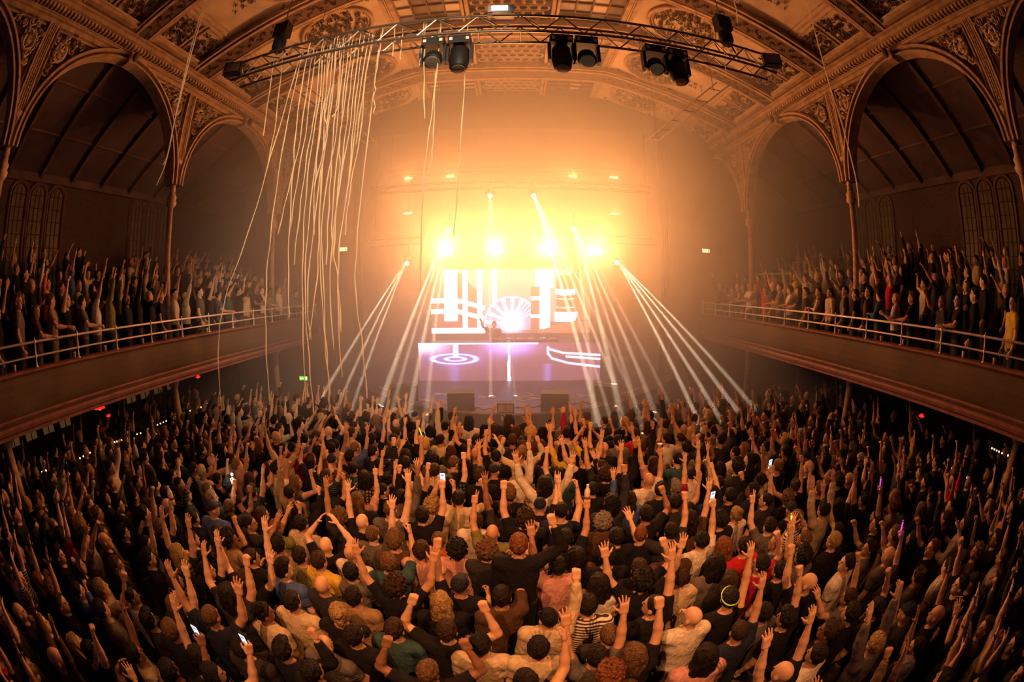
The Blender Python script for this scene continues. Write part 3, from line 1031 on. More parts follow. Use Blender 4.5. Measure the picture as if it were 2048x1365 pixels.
def led_wall():
    t = thing('screen', 'large bright video wall behind the performer showing white pillars and a glowing half disc', 'screen', (0, 17.0, Z(-1.68)))
    x0, x1, h = -3.26, 3.17, 2.57
    grid_screen('screen_face', x0, x1, 0, h, 0, 309, 125, paint_wall, t)
    MB().box(((x0 + x1) / 2, .08, h / 2), (x1 - x0, .12, h)).build('screen_back', 'black', t)
    for k in range(5):
        MB().box((x0 + .1 + k * (x1 - x0 - .2) / 4, .2, h / 2 - .3), (.06, .12, h + .6)).build('support_post', 'trussmetal', t)
    MB().box((0, .2, -.6), (6.4, .5, .06)).build('support_foot', 'trussmetal', t)
    b = thing('dj_booth', 'wide performer booth with a glowing violet video front', 'booth', (0, 15.0, SH))
    x0, x1 = -3.38, 3.19
    hh = 1.38
    grid_screen('screen_front', x0, x1, 0.0, hh, -.02, 264, 54, paint_booth, b)
    MB().box(((x0 + x1) / 2, .06, hh / 2), (x1 - x0, .12, hh)).build('cabinet', 'black', b)
    MB().box(((x0 + x1) / 2, .45, hh - .04), (x1 - x0, .9, .06)).build('table_top', 'black', b)
    for x in (x0 + .2, -1.2, 1.2, x1 - .2):
        MB().box((x, .82, hh / 2 - .03), (.06, .06, hh - .06)).build('leg', 'trussmetal', b)
    # players and a mixer on the table
    for k, x in enumerate((-.55, -.13, .29, .71, 1.13, 1.5)):
        nm = 'mixer' if k == 2 else 'media_player'
        lab = 'small mixing desk with lit buttons on the booth table' if k == 2 else None
        g = thing(nm, lab or ('flat black disc player on the booth table, %s from the performer' % ('nearest', 'second', '', 'third', 'fourth', 'furthest')[k]), 'audio player' if k != 2 else 'mixer', (x, 15.4, SH + hh - .01))
        MB().box((0, 0, .05), (.36, .42, .09)).build('body', 'black', g)
        MB().lathe([(.13, 0), (.13, .02), (.12, .03), (.04, .035)], (0, .02, .095), 16).build('jog_wheel' if k != 2 else 'knob_field', 'trussmetal', g)
        for q in range(5):
            MB().box((-.14 + q * .07, -.215, .08), (.035, .012, .022)).build('button', 'dimlens', g)


led_wall()


def wedge(name, label, c, w, d, h, yaw, cat='monitor speaker', group=None):
    t = thing(name, label, cat, c, yaw, group)
    # sloped face turned to the stage, low at the front of house
    MB().prism([(-d / 2, 0), (d / 2, 0), (d / 2, h * .35), (-d * .1, h), (-d / 2, h * .92)], -w / 2, w / 2, (1, 2, 0)).build('cabinet', 'black', t)
    f = MB()
    n = Vector((0, h * .65, d * .6)).normalized()
    f.prism([(d * .48, h * .38), (-d * .08, h * .98), (-d * .06, h * 1.0), (d * .5, h * .40)], -w * .46, w * .46, (1, 2, 0))
    f.build('grille', 'trussmetal', t)
    for s in (-1, 1):
        MB().tube([(s * w * .5, -d * .2, h * .5), (s * (w * .5 + .03), -d * .2, h * .5), (s * (w * .5 + .03), d * .12, h * .5), (s * w * .5, d * .12, h * .5)], .015, 5).build('handle', 'trussmetal', t)
    return t


p = at(919, 822, 2, SH)
wedge('stage_monitor', 'big black wedge speaker on the stage edge, left of the small front box', (p.x, p.y + .42, SH), .74, .75, .52, rad(6))
p = at(1113, 824, 2, SH)
wedge('stage_monitor', 'big black wedge speaker on the stage edge, right of the small front box', (p.x, p.y + .42, SH), .74, .75, .52, rad(-8))
for px, py, lab in ((800, 806, 'dark wedge speaker far left on the curved stage edge'), (1218, 806, 'dark wedge speaker far right on the curved stage edge')):
    p = at(px, py, 2, SH)
    wedge('stage_monitor', lab, (p.x, p.y + .42, SH), .8, .7, .5, rad(25 if p.x < 0 else -25))
p = at(1011, 827, 2, SH)
t = thing('front_fill', 'small speaker box with a pale grille at the middle of the stage edge', 'speaker', (p.x, p.y + .2, SH))
MB().box((0, 0, .13), (.46, .36, .26)).build('cabinet', 'black', t)
MB().box((0, -.185, .13), (.40, .02, .20)).build('grille', 'monitorpanel', t)
MB().box((0, -.2, .13), (.02, .012, .2)).build('bar', 'black', t)
for k, (px, py, L) in enumerate(((860, 815, 1.1), (960, 822, .7), (1065, 820, .9), (1180, 812, 1.2), (840, 808, .6))):
    p = at(px, py, 2, SH)
    rr = random.Random(k)
    pts = [(p.x - L / 2 + L * q / 14, p.y + .12 + .12 * math.sin(q * 1.1 + k) + .02 * q * (1 if p.x > 0 else -1) * .5, SH + .02 + .03 * abs(math.sin(q * .9))) for q in range(15)]
    o = MB().tube(pts, .012, 5).build('stage_cable', 'black', smooth=True)
    o['label'] = ('loop of black cable lying left of the left big wedge', 'black cable between left big wedge and front box', 'black cable between front box and right big wedge', 'black cable trailing right of the right big wedge', 'short black cable near the far left wedge')[k]
    o['category'] = 'cable'
# lettering on a small strip on the stage front
d = bpy.data.curves.new('lettering', 'FONT')
d.body = 'sic'
d.size = .22
d.extrude = .004
d.align_x = 'CENTER'
d.materials.append(MATS['projwhite'])
fo = bpy.data.objects.new('lettering', d)
p = at(1010, 838, 1, edge_y(0) - .02)
bn = thing('stage_sign', 'small dark sign with white lettering on the stage front', 'sign', (p.x, edge_y(0) - .03, p.z - .06))
MB().box((0, .02, .08), (.5, .02, .24)).build('board', 'black', bn)
COL.objects.link(fo)
bpy.context.view_layer.update()
_me = bpy.data.meshes.new_from_object(fo.evaluated_get(bpy.context.evaluated_depsgraph_get()))
bpy.data.objects.remove(fo)
fo = link('lettering', _me, bn)
fo.rotation_euler = (rad(90), 0, 0)
fo.location = (0, 0, .02)


# ------------------------------------------------------------------ lamps over the stage
def stage_lamps():
    names = ['outer left', 'inner left', 'inner right', 'outer right']
    for k, b in enumerate(BLINDERS):
        t = thing('blinder', 'glaring two-bulb blinder above the video wall, %s of the four' % names[k], 'stage light', b, 0, 'blinders above the video wall')
        hs_ = MB().box((0, 0, 0), (.62, .2, .34)).build('housing', 'black', t)
        for s in (-1, 1):
            l = MB().lathe([(.13, 0), (.12, .02), (.05, .035)], (0, 0, 0), 14, Matrix.Rotation(rad(90), 4, 'X')).build('lens', 'blinderlens', hs_)
            l.location = (s * .15, -.10, 0)
        MB().tube([(-.34, 0, 0), (-.36, 0, .25), (.36, 0, .25), (.34, 0, 0)], .018, 5).build('yoke', 'black', t)
    # lighting bridges the lamps hang on
    for z, x0, x1, y, lab in ((Z(1.9), -5.6, 5.6, 16.05, 'lighting bridge just above the video wall'), (Z(4.05), -5.6, 5.6, 16.1, 'upper lighting bridge over the stage'), (Z(5.3), -5.6, 5.6, 18.1, 'highest lighting bridge at the back of the stage')):
        t = thing('lighting_bridge', lab, 'truss', (0, y, z))
        for a, b in ((0, 0), (0, .25), (.25, 0), (.25, .25)):
            MB().tube([(x0, a, b), (x1, a, b)], .02, 5).build('chord', 'black', t)
        lac = MB()
        for q in range(22):
            xa, xb_ = x0 + (x1 - x0) * q / 22, x0 + (x1 - x0) * (q + 1) / 22
            lac.tube([(xa, 0, 0 if q % 2 else .25), (xb_, 0, .25 if q % 2 else 0)], .01, 4)
        lac.build('lacing', 'black', t, kind='stuff')
        for x in (x0 + .2, x1 - .2):
            MB().tube([(x, .12, .25), (x, .12, 12.8 - z)], .012, 4).build('cable', 'black', t)
    hn = ['upper left', 'upper right', 'middle left', 'middle right', 'lower left', 'lower right']
    for k, b in enumerate(HEADS):
        tg = [Vector(q[1]) for q in BEAMS if q[0] == k]
        tg = sum(tg, Vector()) / len(tg)
        t = thing('moving_head', 'moving head lamp throwing beams into the haze, %s of the six' % hn[k], 'stage light', b, 0, 'moving heads around the video wall')
        rot = (tg - Vector(b)).to_track_quat('Z', 'Y').to_matrix().to_4x4()
        lh = MB().lathe([(.10, -.22), (.14, -.15), (.15, .05), (.12, .10)], (0, 0, 0), 14, rot).build('lamp_head', 'black', t, smooth=True)
        MB().lathe([(.085, .10), (.08, .12), (.02, .13)], (0, 0, 0), 14, rot).build('lens', 'lens', lh)
        MB().tube([(-.17, .05, 0), (-.17, .08, .22), (.17, .08, .22), (.17, .05, 0)], .02, 5).build('yoke', 'black', t)
        MB().box((0, .1, .28), (.26, .18, .10)).build('base', 'black', t)
        MB().tube([(0, .1, .30), (0, .1, .62)], .02, 5).build('hanger', 'black', t)
    bars = [(817, 357), (900, 353), (1146, 353), (1228, 355), (816, 427), (1230, 428)]
    bn_ = ['top row, outer left', 'top row, inner left', 'top row, inner right', 'top row, outer right', 'second row, left side', 'second row, right side']
    for k, (px, py) in enumerate(bars):
        p = at(px, py, 1, 18.0)
        t = thing('strobe_bar', 'short glowing strobe bar high in the orange haze, %s' % bn_[k], 'stage light', p, 0, 'strobe bars in the haze')
        MB().box((0, .06, 0), (.40, .1, .14)).build('housing', 'black', t)
        MB().box((0, 0, .0), (.36, .03, .08)).build('lens', 'barlight', t)
        MB().tube([(0, .08, .07), (0, .08, Z(5.3) - p.z if k < 4 else 1.6)], .012, 4).build('hanger', 'black', t)


stage_lamps()


# ------------------------------------------------------------------ truss over the crowd, with lamps and hoists
def hall_truss():
    x0, x1, y, z, h = -5.2, 4.85, 6.0, Z(4.22), .36
    t = thing('box_truss', 'long metal box truss hung across the hall, with streamers caught on it', 'truss', (0, y, z))
    for a in (-h / 2, h / 2):
        for b in (0, h):
            MB().tube([(x0, a, b), (x1, a, b)], .026, 7).build('chord', 'trussmetal', t, smooth=True)
    n = 30
    lac = bpy.data.meshes
    dx = (x1 - x0) / n
    for k in range(n):
        xa = x0 + dx * k
        for a in (-h / 2, h / 2):
            MB().tube([(xa, a, 0 if k % 2 else h), (xa + dx, a, h if k % 2 else 0)], .014, 5).build('diagonal', 'trussmetal', t)
        if k % 2 == 0:
            MB().tube([(xa, -h / 2, 0), (xa, h / 2, 0)], .014, 5).build('rung', 'trussmetal', t)
            MB().tube([(xa, -h / 2, h), (xa + dx, h / 2, h)], .014, 5).build('rung', 'trussmetal', t)
    # hoists
    for x, lab in ((-4.3, 'chain hoist above the left end of the long truss'), (3.95, 'chain hoist above the right end of the long truss')):
        g = thing('chain_hoist', lab, 'hoist', (x, y, z + h + .02))
        MB().box((0, 0, .62), (.30, .24, .34)).build('motor', 'black', g)
        MB().lathe([(.10, 0), (.14, .1), (.14, .26), (.12, .3)], (0, 0, .1), 12).build('chain_bag', 'black', g)
        MB().tube([(0, 0, .75), (0, 0, 3.3)], .012, 5).build('chain', 'trussmetal', g)
        MB().tube([(0, 0, .02), (0, 0, .45)], .02, 5).build('hook', 'trussmetal', g)
        MB().tube([(-.2, -.1, .0), (0, 0, .3), (.2, .1, .0)], .02, 5).build('sling', 'black', g)
    # floods on the ends
    for x, yaw, lab in ((-5.15, .4, 'square flood lamp on the left tip of the long truss'), (4.75, -.4, 'square flood lamp on the right tip of the long truss')):
        g = thing('flood_lamp', lab, 'stage light', (x, y - .25, z + h * .6), yaw)
        hs_ = MB().box((0, 0, 0), (.36, .16, .26)).build('housing', 'black', g)
        MB().box((0, -.09, 0), (.31, .02, .21)).build('glass', 'glassdark', hs_)
        MB().tube([(-.23, 0, 0), (-.24, .12, .1), (.24, .12, .1), (.23, 0, 0)], .014, 4).build('bracket', 'trussmetal', g)
    # six lamps under it
    spec = [(-1.22, 'wash', 'first'), (-.80, 'spot', 'second'), (.80, 'spot', 'third'), (1.20, 'wash', 'fourth'), (2.35, 'wash', 'fifth'), (2.75, 'spot', 'sixth')]
    for x, kd, od in spec:
        big = kd == 'spot'
        lab = ('tall black moving head' if big else 'round black wash lamp') + ' hanging under the long truss, ' + {'first': 'just left of the left tall one', 'second': 'left of the middle', 'third': 'right of the middle', 'fourth': 'just right of the middle tall one', 'fifth': 'just left of the right-hand tall one', 'sixth': 'towards the right end', 'leftmost': 'among the streamers', 'rightmost': 'nearest the right hoist'}[od]
        g = thing('moving_head' if big else 'wash_lamp', lab, 'stage light', (x, y - .05, z - .02))
        MB().box((0, 0, -.12), (.36, .30, .16)).build('base', 'black', g)
        for s in (-1, 1):
            MB().box((s * .19, 0, -.34), (.05, .14, .36)).build('yoke_arm', 'black', g)
        tilt = rad(155 if not big else 168)
        rot = Matrix.Rotation(tilt, 4, 'X')
        c = (0, 0, -.42)
        if big:
            lh = MB().lathe([(.09, -.22), (.15, -.16), (.16, .12), (.14, .26), (.13, .28)], c, 14, rot).build('lamp_head', 'black', g, smooth=True)
            MB().lathe([(.115, .275), (.10, .29), (.03, .30)], c, 14, rot).build('lens', 'glassdark', lh)
        else:
            lh = MB().lathe([(.06, -.14), (.14, -.08), (.155, .06), (.15, .09)], c, 14, rot).build('lamp_head', 'black', g, smooth=True)
            MB().lathe([(.13, .085), (.11, .11), (.03, .12)], c, 14, rot).build('lens', 'dimlens', lh)
        for s in (-1, 1):
            MB().box((s * .13, -.155, -.12), (.05, .02, .06)).build('connector', 'tape', g)
        MB().tube([(0, 0, -.05), (0, h / 2, .02)], .02, 5).build('clamp', 'trussmetal', g)
    # small lit projector on the truss
    g = thing('projector', 'pale projector glowing lilac on top of the truss, at its middle', 'projector', (-.15, y - .1, z + h + .02))
    MB().box((0, 0, .10), (.42, .30, .17)).build('body', 'projwhite', g)
    MB().box((-.02, -.156, .105), (.26, .012, .11)).build('lit_panel', 'phonescreen', g)
    MB().box((.02, -.16, -.02), (.30, .03, .06)).build('tray', 'tape', g)
    # slim ladder trusses further back
    for s in (-1, 1):
        g = thing('ladder_truss', 'slim ladder truss hanging behind the %s end of the long truss' % ('left' if s < 0 else 'right'), 'truss', (s * 4.6, 0, Z(4.7)))
        for a in (-.16, .16):
            MB().tube([(a, 7.6, 0), (a - s * .5, 11.5, -.2)], .018, 5).build('rail', 'trussmetal', g)
        for k in range(6):
            f = (k + .5) / 6
            MB().tube([(-.16 - s * .5 * f, 7.6 + 3.9 * f, -.2 * f), (.16 - s * .5 * f, 7.6 + 3.9 * f, -.2 * f)], .012, 4).build('rung', 'trussmetal', g)
        for f in (.1, .9):
            MB().tube([(-s * .5 * f, 7.6 + 3.9 * f, -.2 * f), (-s * .5 * f, 7.6 + 3.9 * f, 3.25)], .008, 4).build('cable', 'trussmetal', g)


hall_truss()

# paper streamers
STREAM = [
    [(598, 120), (560, 250), (505, 440), (450, 600), (437, 690), (443, 820)],
    [(602, 122), (572, 260), (546, 430), (533, 560), (532, 680), (540, 808)],
    [(550, 105), (541, 170), (527, 272)],
    [(566, 112), (552, 240), (533, 345)],
    [(622, 128), (600, 280), (572, 400), (556, 470)],
    [(630, 120), (612, 260), (590, 390), (578, 480)],
    [(610, 135), (592, 260), (585, 360), (577, 520), (579, 635)],
    [(645, 112), (640, 190), (618, 330), (607, 470), (606, 640), (612, 805)],
    [(652, 110), (640, 250), (622, 400), (610, 560), (619, 730), (628, 832)],
    [(656, 118), (648, 260), (640, 420), (644, 600), (655, 720), (659, 808)],
    [(690, 88), (673, 260), (645, 430), (649, 600), (651, 700), (662, 790)],
    [(720, 80), (700, 250), (672, 420), (660, 560), (668, 700)],
    [(742, 90), (724, 200), (712, 289)],
    [(735, 90), (702, 330), (680, 480), (676, 600), (684, 755)],
    [(757, 104), (738, 260), (716, 460), (711, 580), (725, 690), (735, 797)],
    [(705, 85), (690, 200), (668, 380), (664, 480), (676, 560), (683, 665)],
    [(763, 75), (755, 130), (749, 165), (751, 180), (746, 195), (750, 210), (747, 226)],
    [(850, 70), (848, 150), (849, 238)],
    [(875, 130), (863, 230), (850, 330), (843, 450), (841, 580)],
    [(872, 128), (868, 240), (865, 300), (861, 336)],
    [(932, 118), (925, 230), (915, 370), (908, 470)],
    [(790, 58), (787, 90), (785, 113)],
    [(806, 58), (803, 90), (800, 120)],
    [(845, 75), (842, 110), (838, 132)],
    [(660, 105), (652, 180), (636, 300), (628, 400), (629, 470)],
    [(666, 100), (660, 170), (650, 230), (655, 265), (640, 330), (628, 372)],
    [(672, 100), (664, 200), (646, 330), (638, 460), (634, 560), (618, 680)],
    [(680, 96), (676, 180), (668, 250), (662, 340), (657, 430), (653, 530)],
    [(684, 96), (680, 140), (676, 210), (664, 235)],
    [(698, 90), (684, 230), (678, 300), (680, 330), (672, 420), (668, 520)],
    [(712, 84), (700, 180), (692, 260), (676, 400), (663, 525)],
    [(728, 78), (715, 170), (706, 260), (698, 360)],
    [(640, 118), (632, 210), (616, 300), (600, 420), (588, 530)],
    [(748, 72), (730, 165), (722, 260), (700, 380), (690, 470)],
    [(676, 98), (655, 240), (632, 420), (615, 590), (622, 680)],
]


def smooth_path(P, k=6):
    out = []
    P = [Vector(p) for p in P]
    for i in range(len(P) - 1):
        a, b, c, d = P[max(i - 1, 0)], P[i], P[i + 1], P[min(i + 2, len(P) - 1)]
        for j in range(k):
            t = j / k
            out.append(0.5 * ((2 * b) + (c - a) * t + (2 * a - 5 * b + 4 * c - d) * t * t + (3 * b - a - 3 * c + d) * t ** 3))
    out.append(P[-1])
    return [tuple(p) for p in out]


ORD = ['first', 'second', 'third', 'fourth', 'fifth', 'sixth', 'seventh', 'eighth', 'ninth', 'tenth', 'eleventh', 'twelfth']
ORD += ['%dth' % k if k % 10 not in (1, 2, 3) else '%d%s' % (k, {1: 'st', 2: 'nd', 3: 'rd'}[k % 10]) for k in range(13, 80)]


def streamers():
    rg = random.Random(5)
    order = sorted(range(len(STREAM)), key=lambda k: STREAM[k][0][0])
    ordinal = {k: i + 1 for i, k in enumerate(order)}
    for k, S in enumerate(STREAM):
        yy = 5.84 + .32 * rg.random()
        pts = [at(px, py, 1, yy) for px, py in S]
        top = pts[0].copy()
        top.z = Z(4.6)
        path = smooth_path([tuple(top)] + [tuple(p) for p in pts], 7)
        path = [(a + .004 * math.sin(i * 1.1 + k), b + .01 * math.cos(i * 1.3), c) for i, (a, b, c) in enumerate(path)]
        n = len(path)
        o = MB().tube(path, [0.0092 + .002 * math.sin(i * .9 + k) for i in range(n)], 5).build('streamer', 'ribbon', smooth=True)
        end = S[-1][1]
        ln = 'very long' if end > 700 else 'long' if end > 430 else 'medium' if end > 200 else 'short'
        w = 'ending under the truss' if end < 200 else 'ending above the balcony' if end < 430 else 'ending at balcony height' if end < 700 else 'reaching near the crowd'
        o['label'] = '%s cream paper streamer %s, %s along the truss from left' % (ln, w, ORD[ordinal[k] - 1])
        o['category'] = 'streamer'
        o['group'] = 'paper streamers hanging from the truss'
    for S, yy, lab in (([(420, -40), (414, 0), (372, 150), (345, 262), (335, 310), (326, 330)], 3.4, 'cream streamer hanging alone before the left arcade, shorter strand'),
                       ([(418, -40), (410, 0), (368, 155), (344, 270), (330, 330), (313, 371)], 3.45, 'cream streamer hanging alone before the left arcade, longer strand'),
                       ([(1604, -40), (1612, 0), (1650, 140), (1690, 270), (1712, 360), (1718, 415)], 3.4, 'cream streamer hanging alone in front of the right column'),
                       ([(1465, -40), (1468, 0), (1473, 20), (1475, 45)], 3.4, 'short cream streamer end at the upper edge above the right hoist'),
                       ([(1448, 95), (1450, 120), (1452, 150)], 5.95, 'short crumpled streamer dangling from the right end of the truss')):
        pts = [tuple(at(px, py, 1, yy)) for px, py in S]
        if yy < 4:
            pts.insert(0, (pts[0][0] * 1.02, yy + .05, vz(pts[0][0])))
        o = MB().tube(smooth_path(pts, 7), .0075, 5).build('streamer', 'ribbon', smooth=True)
        o['label'] = lab
        o['category'] = 'streamer'


streamers()


# ------------------------------------------------------------------ signs and lamps along the aisles
def exit_sign(px, py, axis, val, green, label, w=.34):
    p = at(px, py, axis, val)
    t = thing('exit_sign', label, 'sign', p)
    h = w * .42
    if green:
        MB().tube([(0, .04, h / 2), (0, .04, Z(-1.72) - p.z)], .012, 5).build('hanger', 'black', t)
    else:
        MB().box((0, .12, 0), (.06, .16, .06)).build('bracket', 'black', t)
    MB().box((0, .04, 0), (w + .04, .06, h + .04)).build('casing', 'black', t)
    lf = MB().box((0, 0, 0), (w, .02, h)).build('lit_face', 'exitgreen' if green else 'exitwhite', t)
    mk = 'exitwhite' if green else 'exitgreen'
    MB().prism([(-w * .1, -h * .07), (w * .12, -h * .07), (w * .12, h * .07), (-w * .1, h * .07)], -.02, -.012, (0, 2, 1)).build('arrow_bar', mk, lf)
    MB().prism([(-w * .1, -h * .2), (-w * .22, 0), (-w * .1, h * .2)], -.02, -.012, (0, 2, 1)).build('arrow_head', mk, lf)
    MB().sphere((-w * .33, -.016, h * .26), (w * .04, .006, w * .04), 8, 5).build('figure_head', mk, lf)
    mb = MB()
    mb.tube([(-w * .33, -.016, h * .16), (-w * .35, -.016, -h * .08), (-w * .42, -.016, -h * .34)], w * .025, 4)
    mb.tube([(-w * .35, -.016, -h * .08), (-w * .28, -.016, -h * .2), (-w * .30, -.016, -h * .38)], w * .025, 4)
    mb.tube([(-w * .42, -.016, 0), (-w * .34, -.016, h * .1), (-w * .26, -.016, h * .02)], w * .02, 4)
    mb.build('figure_body', mk, lf)
    MB().prism([(w * .25, -h * .4), (w * .42, -h * .4), (w * .42, h * .4), (w * .25, h * .4)], -.02, -.012, (0, 2, 1)).build('door_mark', mk, lf)


exit_sign(607, 757, 1, YB - 2.4, True, 'green running-man exit sign hanging under the left balcony', .34)
exit_sign(686, 499, 1, YB - .12, False, 'glaring pale exit sign beside the stage on the left wall')
exit_sign(1412, 502, 1, YB - .12, False, 'glaring pale exit sign beside the stage on the right wall')
for px, py, lab in ((235, 842, 'tiny green exit sign at the back under the left balcony'), (1776, 843, 'tiny green exit sign under the right balcony behind the column'), (1968, 921, 'tiny green exit sign at far right under the balcony')):
    s = -1 if px < 1000 else 1
    p = at(px, py, 0, s * 11.6)
    t = thing('exit_sign', lab, 'sign', p, s * rad(-90))
    MB().box((0, .03, 0), (.24, .05, .12)).build('casing', 'black', t)
    MB().box((0, 0, 0), (.20, .02, .08)).build('lit_face', 'exitgreen', t)
    MB().box((0, -.012, 0), (.08, .01, .02)).build('arrow', 'exitwhite', t)

for px, py, sz, lab in ((199, 814, .17, 'red glowing dome lamp under the left balcony, the larger one'), (217, 832, .07, 'small red lamp just below the larger left dome lamp'), (396, 754, .09, 'small red lamp under the left balcony near the green exit sign'), (1843, 832, .09, 'small red lamp under the right balcony edge')):
    s = -1 if px < 1000 else 1
    p = at(px, py, 0, s * 9.6)
    t = thing('pendant_lamp', lab, 'lamp', p)
    MB().lathe([(.02, sz * .55), (sz * .45, sz * .45), (sz * .85, .1 * sz), (sz, -.25 * sz)], (0, 0, 0), 14).build('lamp_shade', 'redlamp', t, smooth=True)
    MB().sphere((0, 0, -.2 * sz), sz * .3, 8, 5).build('bulb', 'bulb', t)
    MB().tube([(0, 0, sz * .5), (0, 0, max(sz * .6, Z(-1.72) - p.z))], .008, 4).build('cord', 'black', t)

# strings of small bulbs along the bars under the balconies
FEST = [
    ([(108, 960), (122, 955), (60, 985)][:2], 'left bar, nearest the camera'), ([(84, 945), (96, 940)], 'left bar, second'), ([(121, 933), (140, 924)], 'left bar, third'),
    ([(160, 917), (180, 906)], 'left bar, fourth'), ([(207, 898), (217, 893)], 'left bar, fifth'), ([(229, 885), (243, 881)], 'left bar, sixth'), ([(267, 871), (288, 865)], 'left bar, seventh'),
    ([(309, 853), (338, 840)], 'left bar, eighth'), ([(352, 834), (380, 822)], 'left bar, ninth, beside the column'), ([(402, 815), (424, 804)], 'left bar, furthest from the camera'),
    ([(1984, 897), (1998, 904)], 'right side, upper string'), ([(2004, 907), (2022, 914)], 'right side, upper string nearer the camera'), ([(1922, 950), (1934, 956)], 'right bar, nearest the camera'), ([(1904, 937), (1909, 940)], 'right bar, second'),
    ([(1694, 842), (1700, 844)], 'right bar, beside the column'), ([(1712, 851), (1716, 852)], 'right bar, just past the column'), ([(1754, 868), (1758, 872)], 'right bar, middle one'),
]
for seg, lab in FEST:
    s = -1 if seg[0][0] < 1000 else 1
    a, b = (at(px, py, 0, s * 9.4) for px, py in seg)
    t = thing('light_string', 'short string of tiny warm bulbs over the %s' % lab, 'string lights', a)
    d = b - a
    MB().tube([(0, 0, .02), tuple(d * .5 + Vector((0, 0, 0.0))), tuple(d + Vector((0, 0, .02)))], .006, 4).build('wire', 'black', t)
    n = max(3, int(d.length / .11))
    bl = MB().sphere((0, 0, 0), .022, 6, 4).mesh('bulb', 'bulb')
    for k in range(n + 1):
        link('bulb', bl, t, tuple(d * (k / n)))
for s, lab in ((-1, 'long wooden bar counter under the left balcony'), (1, 'long wooden bar counter under the right balcony')):
    t = thing('bar_counter', lab, 'bar', (s * 11.15, 8.0, 0))
    MB().box((0, 0, .50), (.5, 9.0, 1.0)).build('front', 'wallbrown', t)
    MB().box((0, 0, 1.03), (.7, 9.2, .06)).build('counter_top', 'wood', t)
    for k in range(9):
        MB().box((-s * .26, -4 + k, .5), (.02, .8, .75)).build('panel', 'wood', t)
    # framed pictures / speakers on the far wall are left to the dark

# doors beside the stage, a barrier on the right balcony, drinks left on the ledges
for k, (px, py, w_, h_) in enumerate(((468, 785, .9, 2.2), (1608, 800, 1.2, 2.2))):
    q = at(px, py, 1, YB - .03)
    d_ = struct('door_%d' % (k + 1), 'dull red double door beside the stage, under the balcony')
    for s in (-1, 1):
        dm = MB().box((q.x + s * w_ * .25, YB - .03, 1.1), (w_ * .48, .06, h_)).build('door_leaf', 'fasciatrim', d_)
        MB().box((q.x + s * w_ * .25, YB - .07, 1.5), (w_ * .3, .02, .7)).build('door_panel', 'darkmoulding', dm)
        MB().tube([(q.x + s * .05, YB - .08, 1.0), (q.x + s * .05, YB - .08, 1.25)], .012, 5).build('handle', 'trussmetal', dm)
    fr = MB()
    for a, c_ in (((q.x - w_ / 2 - .05, 1.15), (.1, 2.3)), ((q.x + w_ / 2 + .05, 1.15), (.1, 2.3)), ((q.x, 2.28), (w_ + .2, .1))):
        fr.box((a[0], YB - .04, a[1]), (c_[0], .09, c_[1]))
    fr.build('door_frame', 'wallbrown', d_)
q0, q1 = at(1512, 549, 0, 9.6), at(1583, 548, 0, 9.6)
zb_ = Z(-1.375 + .72)
t = thing('barrier_rail', 'short metal barrier standing among the tiers of the right balcony', 'railing', (9.6, 0, zb_))
MB().tube([(0, q0.y, q0.z - zb_), (0, q1.y, q1.z - zb_)], .022, 7).build('top_rail', 'rail', t, smooth=True)
for f in (.02, .5, .98):
    y_ = q0.y + (q1.y - q0.y) * f
    MB().tube([(0, y_, 0), (0, y_, q0.z - zb_)], .016, 6).build('post', 'rail', t, smooth=True)
cupm = MB().lathe([(.028, 0), (.040, .11), (.043, .112), (.036, .108), (.025, .01)], (0, 0, 0), 12).mesh('plastic_cup', 'plasticcup', True)
spots = {-1: (2.6, 4.2, 5.1, 6.3, 7.1, 8.8), 1: (2.9, 3.7, 5.4, 6.1, 7.6, 9.3)}
for s in (-1, 1):
    for k, y_ in enumerate(spots[s]):
        o = link('plastic_cup', cupm, None, ((XR if s > 0 else XL) + s * .16, y_, Z(-.76)))
        o['label'] = 'empty plastic cup left on the %s balcony ledge, %s from camera' % ('left' if s < 0 else 'right', ORD[k])
        o['category'] = 'cup'
        o['group'] = 'cups left on the balcony ledges'
